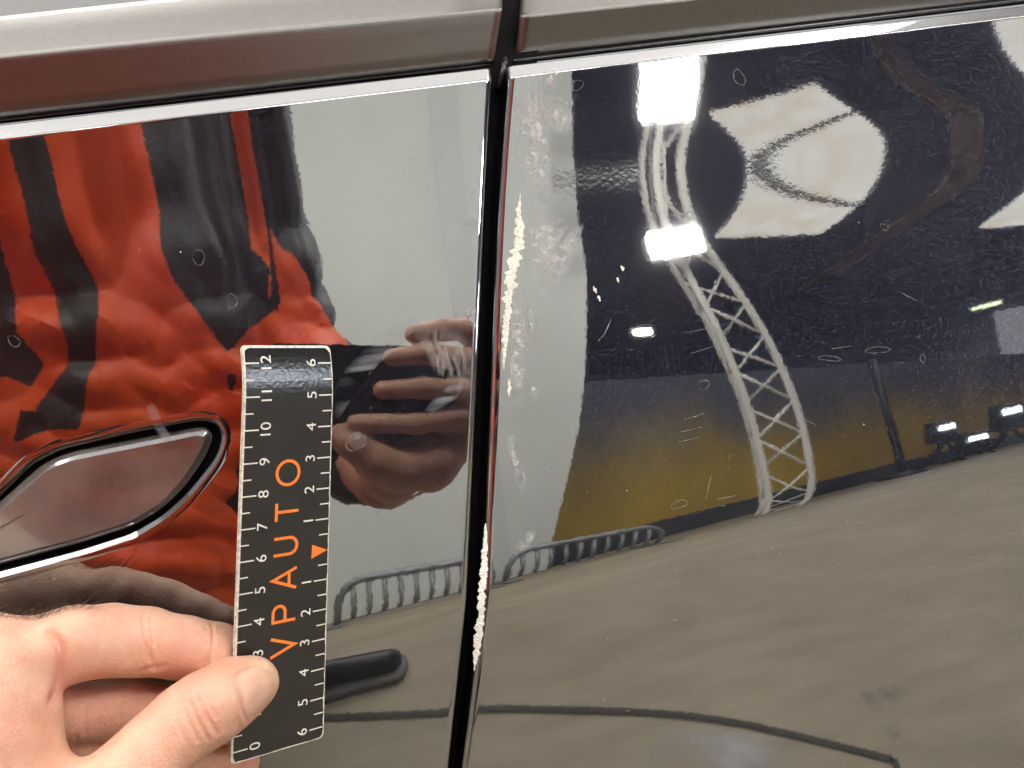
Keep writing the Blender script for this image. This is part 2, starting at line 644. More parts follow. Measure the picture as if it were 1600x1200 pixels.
# cut the handle recess
cxz = V[F].mean(1)[:, [0, 2]]
hole = in_poly(cxz[:, 0], cxz[:, 1], offset_loop(OUT_XZ, 0.0002))
o = under(mesh_obj('door_skin', V, F[~hole], M_PAINT), FRONT)
V, F = make_door('door_skin', REAR_EDGE, 1, 0.52, 0.62, 0.0026, 0.0048)
REAR_SKIN = under(mesh_obj('door_skin', V, F, M_PAINT), REAR)

# lip of the recess: a soft swelling outside, then a rounded fold inwards
prof = [(0.0026, -0.0002), (0.0018, -0.00002), (0.0009, 0.00006), (0.0, 0.0001)]
ce, cdp = chamfer_table(0.0022, 37, 44)
le, ldp = chamfer_table(0.0015, 37, 44)
for s in (0.03, 0.06, 0.1, 0.14, 0.18, 0.3, 0.45, 0.6, 0.75, 0.86, 0.9, 0.94, 0.98, 1.0):
    prof.append((-0.0015 * s, 0.0001 - float(np.interp(0.0015 * (1 - s), le, ldp))))
prof.append((-0.0016, -0.006))
V, F = ring_strip(OUT_XZ, prof)
under(mesh_obj('recess_lip', V, F, M_PAINT), FRONT)
q = offset_loop(OUT_XZ, 0.0004)
V = np.stack([q[:, 0], -(Hs(q[:, 0], q[:, 1]) - 0.0058), q[:, 1]], 1)
under(mesh_obj('recess_pocket', V, [tuple(range(len(q)))], M_RUBBER), FRONT)

# handle plate
HSINK = -0.0003
prof = [(0.0, -0.007)]
for s in (0.0, 0.02, 0.06, 0.1, 0.14, 0.25, 0.4, 0.55, 0.7, 0.82, 0.86, 0.9, 0.94, 0.97, 1.0):
    prof.append((-0.0022 * s, HSINK - float(np.interp(0.0022 * s, ce, cdp))))
V, F = ring_strip(IN_XZ, prof)
n = len(IN_XZ)
# concentric fill so that the face keeps the panel's curve
base = offset_loop(IN_XZ, -0.0022)
c = base.mean(0) + np.array([-0.01, 0.0])
rows = []
for s in np.linspace(1, 0.02, 26)[1:]:
    qq = c + (base - c) * s
    rows.append(np.stack([qq[:, 0], -(Hs(qq[:, 0], qq[:, 1]) + HSINK), qq[:, 1]], 1))
start = len(V) - n
V = np.concatenate([V] + rows)
for r in range(len(rows)):
    a0 = start + r * n; b0 = a0 + n
    for i in range(n):
        j = (i + 1) % n
        F.append((a0 + i, a0 + j, b0 + j, b0 + i))
F.append(tuple(range(len(V) - n, len(V))))
M_HANDLE = M_PAINT.copy(); M_HANDLE.name = 'dusty_handle_paint'
for nd in M_HANDLE.node_tree.nodes:
    if nd.type == 'MAP_RANGE' and abs(nd.inputs['To Max'].default_value - 0.014) < 1e-6:
        nd.inputs['To Max'].default_value = 0.22; nd.inputs['From Min'].default_value = 0.15
    if nd.type == 'BSDF_PRINCIPLED':
        nd.inputs['Coat Roughness'].default_value = 0.09; nd.inputs['Coat IOR'].default_value = 2.1
under(mesh_obj('door_handle', V, F, M_HANDLE), FRONT)

# dark channel behind the gap between the doors and under the trim
def gap_strip():
    zz = np.linspace(0.62, 1.12, 60)
    v, f = [], []
    for z in zz:
        xa, xb = float(FRONT_EDGE(z)) - 0.012, float(REAR_EDGE(z)) + 0.012
        y = -(float(Hs(xa, min(z, 1.0))) - 0.0105)
        v += [(xa, y, z), (xb, y, z)]
    for i in range(len(zz) - 1):
        f.append((2 * i, 2 * i + 1, 2 * i + 3, 2 * i + 2))
    return v, f
v, f = gap_strip()
under(mesh_obj('door_gap_seal', v, f, M_RUBBER), CAR)

# window trim: cross sections drawn as lines in the photo, each at its own height off the panel
def loft(lines, name, m, parent, nseg=60, smooth=True, close_ends=True, lock=None):
    """lines: list of ((u0,v0),(u1,v1),h): straight rails"""
    V = []
    for (a, b, h) in lines:
        p0, p1 = px_plane(*a, h), px_plane(*b, h)
        for t in np.linspace(0, 1, nseg):
            V.append(p0 + (p1 - p0) * t)
    f = []
    for r in range(len(lines) - 1):
        for i in range(nseg - 1):
            f.append((r * nseg + i, r * nseg + i + 1, (r + 1) * nseg + i + 1, (r + 1) * nseg + i))
    V = np.array(V)
    if close_ends:
        for e in (0, nseg - 1):
            f.append(tuple(r * nseg + e for r in range(len(lines))))
    return under(mesh_obj(name, V, f, m, None, smooth), parent)


def trim_profile(top, ridge, bot, h0, lean=0.0030):
    """rails from the top edge down to the bottom edge: ((left pixel), (right pixel))"""
    def mixl(a, b, t):
        return tuple(tuple(a[i][k] * (1 - t) + b[i][k] * t for k in (0, 1)) for i in (0, 1))
    rails = []
    rails.append((*top, h0 - 0.020))
    rails.append((*mixl(top, ridge, 0.04), h0 - 0.0088))
    rails.append((*mixl(top, ridge, 0.10), h0 - 0.0078))
    rails.append((*mixl(top, ridge, 0.5), h0 - 0.0043))
    rails.append((*mixl(top, ridge, 0.92), h0 - 0.0009))
    rails.append((*mixl(top, ridge, 0.975), h0 - 0.0003))
    rails.append((*ridge, h0))
    rails.append((*mixl(ridge, bot, 0.03), h0 + 0.0002))
    rails.append((*mixl(ridge, bot, 0.10), h0 + 0.0001))
    for t in (0.3, 0.5, 0.7, 0.88):
        rails.append((*mixl(ridge, bot, t), h0 + 0.0003 - lean * t))
    rails.append((*mixl(ridge, bot, 0.96), h0 - lean - 0.0002))
    rails.append((*bot, h0 - lean - 0.0014))
    rails.append((*mixl(ridge, bot, 1.03), h0 - lean - 0.005))
    return rails


TH = -0.0115
loft(trim_profile(((-160, 42), (789, -60)), ((-160, 103), (785, 12)), ((-160, 205), (771, 99)), TH), 'window_trim', M_SATIN, FRONT)
loft(trim_profile(((818, -60), (1760, -150)), ((813, 24), (1760, -74)), ((803, 95), (1760, -19)), TH, 0.0058), 'window_trim', M_SATIN, REAR)
# thin rubber line under the trim
loft([((-160, 200), (772, 94), -0.018), ((-160, 204), (772, 98), -0.0155), ((-160, 208), (771, 102), -0.0158), ((-160, 212), (771, 106), -0.018)], 'trim_seal', M_RUBBER2, FRONT)
loft([((801, 90), (1760, -24), -0.018), ((802, 94), (1760, -20), -0.0155), ((800, 98), (1760, -16), -0.0158), ((799, 101), (1760, -12), -0.018)], 'trim_seal', M_RUBBER2, REAR)
# window glass above the trim, leaning in up to the roof edge
def glass(name, pa, pb, xa, xb, parent):
    a, b = px_plane(*pa, -0.026), px_plane(*pb, -0.026)
    da = (b - a) / (b[0] - a[0])
    a = a + da * (xa - a[0]); b = b + da * (xb - b[0])
    V = np.array([a, b, [xb, 0.27, 1.43], [xa, 0.27, 1.43]])
    under(mesh_obj(name, V, [(0, 1, 2, 3)], M_GLASS, None, False), parent)
glass('window_glass', (-170, 60), (800, -45), -1.0, 0.062, FRONT)
glass('window_glass', (810, -45), (1800, -160), 0.066, 1.3, REAR)
mb = MB(); mb.slab([(-1.0, 0.275, 1.43), (1.3, 0.275, 1.43), (1.3, 1.3, 1.47), (-1.0, 1.3, 1.47)], (0, 0, 0.03))
under(mb.build('car_roof', M_PAINT), CAR)
# black pillar cover and the bulb of the door seal where four edges meet
loft([((784, -80), (781, 118), -0.020), ((820, -80), (800, 118), -0.020)], 'pillar_cover', M_RUBBER, CAR, close_ends=False)
mb = MB()
pts = [px_plane(u, v, h) for u, v, h in [(789, 92, -0.014), (788, 104, -0.0115), (784, 118, -0.011), (778, 136, -0.0125), (777, 142, -0.015)]]
mb.tube(smooth_line(pts, 2), 0.0011, 10)
under(mb.build('seal_bulb', M_RUBBER2, None, True), FRONT)

# ------------------------------------------------------------------ the ruler
R_TL, R_TR = px_plane(384, 541, 0.0245), px_plane(522, 541, 0.0090)
R_BL, R_BR = px_plane(360, 1195, 0.0265), px_plane(505, 1152, 0.0110)
R_AX = (R_TR - R_TL); R_DN = (R_BL - R_TL)
R_N = np.cross(R_DN, R_AX); R_N /= np.linalg.norm(R_N)
if R_N[1] > 0: R_N = -R_N


def rul(a, b, lift=0.0):
    top = R_TL * (1 - a) + R_TR * a
    bot = R_BL * (1 - a) + R_BR * a
    p = top * (1 - b) + bot * b
    # a slight bow along its length and rolled-back top end
    bow = 0.0 * math.sin(math.pi * b)
    roll = -0.0022 * max(0.0, (0.13 - b) / 0.13) ** 2
    return p + R_N * (lift + bow + roll)


RULER = empty('ruler', tuple(rul(0.5, 1.0)))
tag(RULER, 'black pocket ruler with orange lettering and white scales held against the door', 'ruler')
M_RULER = plain('black_ruler_plastic', (0.014, 0.013, 0.0125), 0.2, 0.0, 0.25, 120, 0.3, 900, 0.0002)
M_RULER.node_tree.nodes['Principled BSDF'].inputs['IOR'].default_value = 1.55
M_WHITE = plain('white_print', (0.80, 0.78, 0.72), 0.45)
M_ORANGE_PRINT = plain('orange_print', (0.92, 0.22, 0.03), 0.42)
M_EDGE = plain('worn_white_edge', (0.70, 0.68, 0.60), 0.55, 0, 0.3, 900)


def ruler_body():
    rc = 0.055
    v, f = [], []
    na, nb = 12, 60
    T = 0.0009
    A = np.linspace(0, 1, na + 1); Bv = np.linspace(0, 1, nb + 1)
    def corner(a, b):
        # rounded corners in (a,b); b is 4.6 times longer
        w, L = 1.0, 4.5
        x, y = a * w, b * L
        r = rc
        for cx, cy in ((r, r), (w - r, r), (r, L - r), (w - r, L - r)):
            if ((x < r and cx == r) or (x > w - r and cx != r)) and ((y < r and cy == r) or (y > L - r and cy != r)):
                dx, dy = x - cx, y - cy
                m = max(abs(dx), abs(dy))
                d = math.hypot(dx, dy)
                if d > 1e-9:
                    k = m / d
                    x, y = cx + dx * k, cy + dy * k
        return x / w, y / L
    A = np.unique(np.concatenate([np.linspace(0, rc, 5), np.linspace(rc, 1 - rc, 10), np.linspace(1 - rc, 1, 5)]))
    Bv = np.unique(np.concatenate([np.linspace(0, rc / 4.5, 5), np.linspace(rc / 4.5, 1 - rc / 4.5, 70), np.linspace(1 - rc / 4.5, 1, 5)]))
    na, nb = len(A), len(Bv)
    for lift in (0.0, -T):
        for a in A:
            for b in Bv:
                aa, bb = corner(a, b)
                v.append(rul(aa, bb, lift))
    idx = lambda s, i, j: s * na * nb + i * nb + j
    for i in range(na - 1):
        for j in range(nb - 1):
            f.append((idx(0, i, j), idx(0, i, j + 1), idx(0, i + 1, j + 1), idx(0, i + 1, j)))
            f.append((idx(1, i, j), idx(1, i + 1, j), idx(1, i + 1, j + 1), idx(1, i, j + 1)))
    body = list(f)
    side = []
    loop = [(i, 0) for i in range(na)] + [(na - 1, j) for j in range(1, nb)] + [(i, nb - 1) for i in range(na - 2, -1, -1)] + [(0, j) for j in range(nb - 2, 0, -1)]
    for k in range(len(loop)):
        p, q = loop[k], loop[(k + 1) % len(loop)]
        side.append((idx(0, *p), idx(0, *q), idx(1, *q), idx(1, *p)))
    o = mesh_obj('blade', np.array(v), body + side, [M_RULER, M_EDGE], None, False)
    mi = [0] * len(body) + [1] * len(side)
    o.data.polygons.foreach_set('material_index', mi)
    under(o, RULER)
    # thin worn white border on the face, as printed stock shows at the cut
    v2, f2 = [], []
    jit = np.random.default_rng(3)
    for k, (i, j) in enumerate(loop):
        aa, bb = corner(A[i], Bv[j])
        wob = 0.5 + 1.0 * jit.random()
        side_left = aa < 0.02; top = bb < 0.01; bottom = bb > 0.985
        wid = 0.022 if side_left else (0.024 if top else (0.012 * wob if bottom else 0.010 * wob))
        ca, cb = 0.5, 0.5
        da = (1 if aa < 0.5 else -1) * wid if (aa < 0.06 or aa > 0.94) else 0
        db = (1 if bb < 0.5 else -1) * wid / 4.5 if (bb < 0.06 / 4.5 or bb > 1 - 0.06 / 4.5) else 0
        v2.append(rul(aa, bb, 0.00006)); v2.append(rul(aa + da, bb + db, 0.00006))
    n = len(loop)
    for k in range(n):
        k2 = (k + 1) % n
        f2.append((2 * k, 2 * k2, 2 * k2 + 1, 2 * k + 1))
    under(mesh_obj('white_border', np.array(v2), f2, M_EDGE, None, False), RULER)


ruler_body()


def row_left(c):      # fraction along the ruler of the left scale's c-centimetre line
    return 0.0398 + (12 - c) * 0.9320 / 12


def row_right(k):     # k from 0 (top, 6) to 12 (bottom, 6)
    return 0.0412 + k * 0.9290 / 12


def ruler_quad(a0, a1, b, wb, name, m):
    v = [rul(a0, b - wb, 0.00008), rul(a1, b - wb, 0.00008), rul(a1, b + wb, 0.00008), rul(a0, b + wb, 0.00008)]
    return under(mesh_obj(name, np.array(v), [(0, 3, 2, 1)], m, None, False), RULER)


WB = 0.0016
for i in range(25):
    c = i * 0.5
    ln = 0.165 if i % 2 == 0 else 0.105
    ruler_quad(0.012, ln, row_left(c), WB, 'tick_mark', M_WHITE)
    if i != 12:
        ruler_quad(1 - (0.168 if i % 2 == 0 else 0.120), 0.985, row_right(c), WB, 'tick_mark', M_WHITE)

# numbers and letters: text turned a quarter to the left
def text_mesh(s):
    cu = bpy.data.curves.new('txt', 'FONT')
    cu.body = s
    cu.size = 1.0
    cu.align_x = 'CENTER'; cu.align_y = 'CENTER'
    cu.resolution_u = 6
    cu.offset = 0.0
    ob = bpy.data.objects.new('txt', cu)
    COL.objects.link(ob)
    dg = bpy.context.evaluated_depsgraph_get()
    me = bpy.data.meshes.new_from_object(ob.evaluated_get(dg))
    bpy.data.objects.remove(ob); bpy.data.curves.remove(cu)
    v = np.array([x.co for x in me.vertices]); f = [tuple(p.vertices) for p in me.polygons]
    bpy.data.meshes.remove(me)
    c = (v.max(0) + v.min(0)) / 2
    return v - c, f


RW = float(np.linalg.norm(R_TR - R_TL)); RL = float(np.linalg.norm(R_BL - R_TL))


def put_text(s, a, b, height, widen, name, m, bold=0.0):
    """glyph height runs across the ruler (a), its reading direction runs up (-b)"""
    v, f = text_mesh(s)
    hh = v[:, 1].max() - v[:, 1].min()
    sc = height / hh
    out = []
    for x, y, z in v:
        aa = a - y * sc / RW
        bb = b - x * sc * widen / RL
        out.append(rul(aa, bb, 0.00009))
    return under(mesh_obj(name, np.array(out), f, m, None, False), RULER)


for c in range(0, 13):
    if c in (1, 2):
        pass
    put_text(str(c), 0.238, row_left(c) - 0.002, 0.0031, 1.08, 'number', M_WHITE)
for k in range(13):
    n_ = abs(6 - k)
    if n_ == 0: continue
    put_text(str(n_), 0.748, row_right(k) - 0.001, 0.0031, 1.08, 'number', M_WHITE)

# orange pointer
b0 = row_right(6)
tri = [rul(0.985, b0 + 0.002, 0.0001), rul(0.80, b0 - 0.0165, 0.0001), rul(0.795, b0 + 0.0195, 0.0001)]
under(mesh_obj('pointer_triangle', np.array(tri), [(0, 1, 2)], M_ORANGE_PRINT, None, False), RULER)


def stroke(name, paths, wid, parent):
    """geometric lettering: constant-width strokes; paths in (x along reading, y up) units"""
    V, F = [], []
    for path, closed in paths:
        p = np.array(path, float)
        p = p[np.concatenate([[True], np.linalg.norm(np.diff(p, axis=0), axis=1) > 1e-6])]
        n = len(p)
        for i in range(n):
            a = p[(i - 1) % n] if (closed or i > 0) else None
            b = p[(i + 1) % n] if (closed or i < n - 1) else None
            d1 = (p[i] - a) if a is not None else (b - p[i])
            d2 = (b - p[i]) if b is not None else (p[i] - a)
            d1 = d1 / np.linalg.norm(d1); d2 = d2 / np.linalg.norm(d2)
            nn = np.array([-(d1 + d2)[1], (d1 + d2)[0]]); nn /= np.linalg.norm(nn)
            k = 1 / max(0.35, float(np.dot(nn, np.array([-d1[1], d1[0]]))))
            V.append(p[i] + nn * wid / 2 * k); V.append(p[i] - nn * wid / 2 * k)
        base = len(V) - 2 * n
        for i in range(n if closed else n - 1):
            j = (i + 1) % n
            F.append((base + 2 * i, base + 2 * i + 1, base + 2 * j + 1, base + 2 * j))
    return V, F


def arc(cx, cy, rx, ry, a0, a1, n=24):
    return [(cx + rx * math.cos(math.radians(a0 + (a1 - a0) * i / n)), cy + ry * math.sin(math.radians(a0 + (a1 - a0) * i / n))) for i in range(n + 1)]


LET = {
    'V': [([(0.02, 1), (0.40, 0.0), (0.78, 1)], False)],
    'P': [([(0, 0), (0, 1.0)], False), ([(0, 0.94), (0.38, 0.94)] + arc(0.38, 0.69, 0.27, 0.25, 90, -90, 16) + [(0, 0.44)], False)],
    'A': [([(0.0, 0), (0.42, 1.0), (0.84, 0)], False), ([(0.19, 0.32), (0.65, 0.32)], False)],
    'U': [([(0, 1), (0, 0.36)] + arc(0.34, 0.36, 0.34, 0.33, 180, 360, 18) + [(0.68, 0.36), (0.68, 1)], False)],
    'T': [([(0, 0.94), (0.74, 0.94)], False), ([(0.37, 0.94), (0.37, 0)], False)],
    'O': [(arc(0.5, 0.5, 0.5, 0.47, 0, 360, 40)[:-1], True)],
}
LETTER_H = 0.0074
for ch, vc in (('V', 1006), ('P', 953), ('A', 899), ('U', 847), ('T', 793), ('O', 733)):
    Vv, Ff = stroke(ch, LET[ch], 0.125, None)
    Vv = np.array(Vv)
    cx = (Vv[:, 0].max() + Vv[:, 0].min()) / 2
    b = (vc - 541) / (1175.0 - 541)
    wid_ = {'O': 0.92, 'V': 0.98}.get(ch, 0.95)
    out = [rul(0.50 - (y - 0.5) * LETTER_H / RW, b - (x - cx) * LETTER_H * wid_ / RL, 0.0001) for x, y in Vv]
    under(mesh_obj('letter', np.array(out), Ff, M_ORANGE_PRINT, None, False), RULER)

# ------------------------------------------------------------------ the hall that the paint mirrors
def hall_noise(name, c1, c2, scale, rough=0.7, detail=6, lo=0.35, hi=0.65, coord='Object', stretch=(1, 1, 1)):
    m, nt, b = mat(name)
    N, L = nt.nodes, nt.links
    tc = N.new('ShaderNodeTexCoord'); mp = N.new('ShaderNodeMapping')
    mp.inputs['Scale'].default_value = stretch
    L.new(tc.outputs[coord], mp.inputs['Vector'])
    n = N.new('ShaderNodeTexNoise'); n.inputs['Scale'].default_value = scale; n.inputs['Detail'].default_value = detail
    L.new(mp.outputs['Vector'], n.inputs['Vector'])
    cr = N.new('ShaderNodeValToRGB')
    cr.color_ramp.elements[0].position = lo; cr.color_ramp.elements[1].position = hi
    cr.color_ramp.elements[0].color = (*c1, 1); cr.color_ramp.elements[1].color = (*c2, 1)
    L.new(n.outputs['Fac'], cr.inputs['Fac'])
    L.new(cr.outputs['Color'], b.inputs['Base Color'])
    b.inputs['Roughness'].default_value = rough
    return m


def floor_material():
    m = hall_noise('stained_concrete', (0.205, 0.170, 0.119), (0.275, 0.230, 0.165), 2.2, 0.6, 9, 0.3, 0.7)
    nt = m.node_tree; N, L = nt.nodes, nt.links
    b = N['Principled BSDF']
    cr = b.inputs['Base Color'].links[0].from_socket
    tc = N.new('ShaderNodeTexCoord')
    n2 = N.new('ShaderNodeTexNoise'); n2.inputs['Scale'].default_value = 16; n2.inputs['Detail'].default_value = 8
    mp = N.new('ShaderNodeMapping'); mp.inputs['Rotation'].default_value = (0, 0, 0.7); mp.inputs['Scale'].default_value = (0.35, 1.6, 1)
    L.new(tc.outputs['Object'], mp.inputs['Vector']); L.new(mp.outputs['Vector'], n2.inputs['Vector'])
    r = N.new('ShaderNodeMapRange'); r.inputs['From Min'].default_value = 0.35; r.inputs['From Max'].default_value = 0.75
    r.inputs['To Min'].default_value = 0.84; r.inputs['To Max'].default_value = 1.10
    L.new(n2.outputs['Fac'], r.inputs['Value'])
    mx = N.new('ShaderNodeMix'); mx.data_type = 'RGBA'; mx.blend_type = 'MULTIPLY'; mx.inputs['Factor'].default_value = 1
    L.new(cr, mx.inputs['A']); L.new(r.outputs['Result'], mx.inputs['B'])
    L.new(mx.outputs['Result'], b.inputs['Base Color'])
    return m


M_FLOOR = floor_material()
me = [(-40, -60, 0), (60, -60, 0), (60, 20, 0), (-40, 20, 0)]
tag(mesh_obj('floor', me, [(0, 1, 2, 3)], M_FLOOR, None, False), kind='structure')

M_PALEWALL = hall_noise('pale_painted_wall', (0.63, 0.66, 0.61), (0.74, 0.765, 0.72), 1.1, 0.6, 4)
WALL_Y = -3.65
# its free edge bows outwards half-way up
ed = np.array([refl(u, v, 1, WALL_Y) for u, v in ((916, 425), (917, 500), (915, 560), (911, 620), (902, 680), (890, 735), (876, 790), (864, 840), (858, 862))])
ed = smooth_line(ed, 2)
out = [(-5.0, WALL_Y, 0.0), (-5.0, WALL_Y, 4.4), (ed[0][0] - 0.12, WALL_Y, 4.4)] + [tuple(q) for q in ed if q[2] > 0.02] + [(ed[-1][0], WALL_Y, 0.0)]
mb = MB(); mb.slab(out, (0, -0.12, 0))
o = mb.build('partition_wall', M_PALEWALL)
tag(o, 'pale grey painted partition wall behind the photographer', 'wall')
# shallow ribs of the partition
for u in (738,):
    x = refl(u, 560, 1, WALL_Y)[0]
    mb = MB(); mb.box((x - 0.07, WALL_Y, 0), (x + 0.07, WALL_Y + 0.006, 4.4))
    under(mb.build('wall_rib', plain('rib_grey', (0.62, 0.635, 0.60), 0.6)), o)

# long yellow wall that runs off to the right
M_OCHRE = hall_noise('ochre_wall', (0.26, 0.17, 0.015), (0.36, 0.24, 0.02), 0.9, 0.7, 6, 0.3, 0.7, 'Object', (1, 1, 0.4))
M_BROWN = hall_noise('brown_wall', (0.10, 0.07, 0.03), (0.16, 0.11, 0.045), 0.8, 0.7)
M_DARK = hall_noise('dark_plinth', (0.02, 0.022, 0.028), (0.05, 0.05, 0.055), 2, 0.6)
wa, wb = np.array([0.8, -3.75, 0.0]), np.array([11.5, -8.7, 0.0])
wd = (wb - wa) / np.linalg.norm(wb - wa); wn = np.array([-wd[1], wd[0], 0.0])
yw = empty('hall_wall', tuple(wa))
tag(yw, 'long ochre yellow hall wall with a dark plinth, its dimming towards the top painted in', 'wall')
def ochre_dimming():
    m = hall_noise('dimming_ochre_wall', (0.36, 0.235, 0.02), (0.50, 0.335, 0.03), 1.2, 0.7, 6, 0.3, 0.7, 'Object', (1, 1, 0.4))
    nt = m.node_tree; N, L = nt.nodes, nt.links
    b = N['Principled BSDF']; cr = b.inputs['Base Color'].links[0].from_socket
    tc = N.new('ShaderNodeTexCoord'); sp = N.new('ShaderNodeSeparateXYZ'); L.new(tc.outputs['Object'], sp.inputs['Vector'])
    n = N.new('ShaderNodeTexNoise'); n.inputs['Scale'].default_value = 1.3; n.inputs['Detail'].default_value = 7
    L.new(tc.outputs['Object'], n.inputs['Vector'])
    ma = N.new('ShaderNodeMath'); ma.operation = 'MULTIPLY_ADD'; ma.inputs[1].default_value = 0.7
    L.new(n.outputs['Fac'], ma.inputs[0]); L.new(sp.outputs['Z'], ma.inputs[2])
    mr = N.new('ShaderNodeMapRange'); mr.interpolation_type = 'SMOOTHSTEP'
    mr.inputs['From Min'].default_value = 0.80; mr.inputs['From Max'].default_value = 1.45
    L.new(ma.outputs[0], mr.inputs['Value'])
    mx = N.new('ShaderNodeMix'); mx.data_type = 'RGBA'; mx.inputs['B'].default_value = (0.075, 0.078, 0.10, 1)  # the wall's dimming towards its top is painted into the colour
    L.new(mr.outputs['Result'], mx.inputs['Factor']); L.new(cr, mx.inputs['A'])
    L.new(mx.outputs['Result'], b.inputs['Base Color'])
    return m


for nm, z0, z1, pr, mm in (('plinth', 0.0, 0.30, 0.02, M_DARK), ('ochre_field', 0.30, 1.22, 0.0, ochre_dimming())):
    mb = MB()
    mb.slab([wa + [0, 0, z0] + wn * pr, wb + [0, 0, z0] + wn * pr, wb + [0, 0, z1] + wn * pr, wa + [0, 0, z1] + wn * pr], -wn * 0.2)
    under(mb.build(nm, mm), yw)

# high dark roof and end wall of the hall
M_ROOF = hall_noise('dark_roof_sheet', (0.24, 0.265, 0.39), (0.31, 0.335, 0.48), 0.35, 0.7)
ROOF_Z = 6.2
mb = MB(); mb.box((-6, -46, ROOF_Z), (48, -4.0, ROOF_Z + 0.2))
tag(mb.build('hall_roof', M_ROOF), kind='structure')
mb = MB(); mb.box((-6, -46.2, 0), (48, -46.0, ROOF_Z))
tag(mb.build('end_wall', M_ROOF), kind='structure')

# roof lights, cream and cloudy
def sky_mat():
    m, nt, b = mat('cloudy_roof_light')
    N, L = nt.nodes, nt.links
    tc = N.new('ShaderNodeTexCoord'); n = N.new('ShaderNodeTexNoise'); n.inputs['Scale'].default_value = 1.4; n.inputs['Detail'].default_value = 6
    L.new(tc.outputs['Object'], n.inputs['Vector'])
    cr = N.new('ShaderNodeValToRGB')
    cr.color_ramp.elements[0].position = 0.3; cr.color_ramp.elements[1].position = 0.7
    cr.color_ramp.elements[0].color = (0.72, 0.64, 0.50, 1); cr.color_ramp.elements[1].color = (0.88, 0.88, 0.82, 1)
    L.new(n.outputs['Fac'], cr.inputs['Fac']); L.new(cr.outputs['Color'], b.inputs['Emission Color'])
    b.inputs['Emission Strength'].default_value = SKYLIGHT
    b.inputs['Base Color'].default_value = (0.7, 0.7, 0.65, 1)
    return m


SKYLIGHT = 2.0
M_SKYL = sky_mat()
def roof_pt(u, v, dr=0.0):
    """where pixel (u, v) lands on the roof, moved dr metres further along its bearing"""
    q = refl(u, v, 2, ROOF_Z - 0.06)
    h = math.hypot(q[0], q[1])
    return np.array([q[0] * (h + dr) / h, q[1] * (h + dr) / h, q[2]])


def skew(a, b, c, d, k):
    A, B, C, D = roof_pt(*a), roof_pt(*b), roof_pt(*c), roof_pt(*d)
    return [A, B, B + (C - B) * k, A + (D - A) * k]


for c, lab in (([*skew((1118, 372), (1282, 366), (1364, 292), (1170, 294), 2.5)], 'cream cloudy roof light in the dark roof, crossed by one dark bar'),
               ([*skew((1530, 357), (1700, 345), (1800, 262), (1645, 262), 2.5)], 'cream cloudy roof light at the far right end of the dark roof')):
    mb = MB(); mb.slab(c, (0, 0, 0.05))
    o = mb.build('roof_light', M_SKYL)
    tag(o, lab, 'roof light', 'roof lights in the dark hall roof')
# dark bar across the roof light and brown roof beams
def beam(pix, zz, wid, hgt, name, m):
    c = [refl(u, v, 2, zz) for u, v in pix]
    mb = MB()
    for a, b in zip(c[:-1], c[1:]):
        d = (b - a) / np.linalg.norm(b - a); s = np.array([-d[1], d[0], 0]) * wid / 2
        mb.slab([a - s, b - s, b + s, a + s], (0, 0, hgt))
    return mb.build(name, m)
def beam3(c, wid, hgt, name, m):
    mb = MB()
    for a, b in zip(c[:-1], c[1:]):
        d = (b - a) / np.linalg.norm(b - a); s = np.array([-d[1], d[0], 0]) * wid / 2
        mb.slab([a - s, b - s, b + s, a + s], (0, 0, hgt))
    return mb.build(name, m)
DN = np.array([0, 0, -0.03])
q0, q1 = roof_pt(1352, 320), roof_pt(1226, 290)
tag(beam3([q0 + DN, q0 + (q1 - q0) * 1.6 + DN], 0.13, 0.02, 'roof_bar', plain('bar_grey', (0.05, 0.05, 0.05), 0.6)), 'dark bar hung under the cream roof light', 'roof bar')
M_BEAM = plain('brown_beam', (0.80, 0.60, 0.36), 0.7, 0, 0.2, 2)
tag(beam3([roof_pt(1262, 452), roof_pt(1392, 362), roof_pt(1510, 268), roof_pt(1560, 230, -6.0)], 0.75, 0.05, 'roof_beam', M_BEAM), 'broad brown roof beam running past the cream roof light', 'roof beam')

# truss tower
M_ALU = plain('truss_aluminium', (0.80, 0.78, 0.72), 0.5, 0.0)
TR_Y = -3.6
def fit_chord(pix):
    P = np.array([refl(u, v, 1, TR_Y) for u, v in pix])
    o = np.argsort(P[:, 2]); zz, xx = P[o, 2], P[o, 0]
    k = np.polyfit(zz, xx, 2)
    z1 = zz[-1]; s1 = 2 * k[0] * z1 + k[1]
    z0 = zz[0]; s0 = 2 * k[0] * z0 + k[1]
    return lambda z: np.array([np.polyval(k, z) if z0 <= z <= z1 else (np.polyval(k, z1) + s1 * (z - z1) if z > z1 else np.polyval(k, z0) + s0 * (z - z0)), TR_Y, z])
chA = fit_chord([(1197, 755), (1190, 700), (1166, 640), (1140, 560), (1110, 490), (1078, 430), (1045, 370)])
chB = fit_chord([(1270, 745), (1257, 690), (1236, 620), (1206, 540), (1172, 480), (1122, 410), (1085, 360)])
truss = empty('truss_tower', tuple(chA(0.0)))
tag(truss, 'slim aluminium truss tower with a gentle bow in front of the ochre wall', 'truss')
TOPZ = 2.1
chC = lambda z: (chA(z) * 0.66 + chB(z) * 0.34) + np.array([0, -0.22, 0])
for ch in (chA, chB, chC):
    mb = MB(); mb.tube([ch(z) for z in np.linspace(0, TOPZ, 22)], 0.021 if ch is not chC else 0.017, 12)
    under(mb.build('chord', M_ALU, None, True), truss)
nb = 11
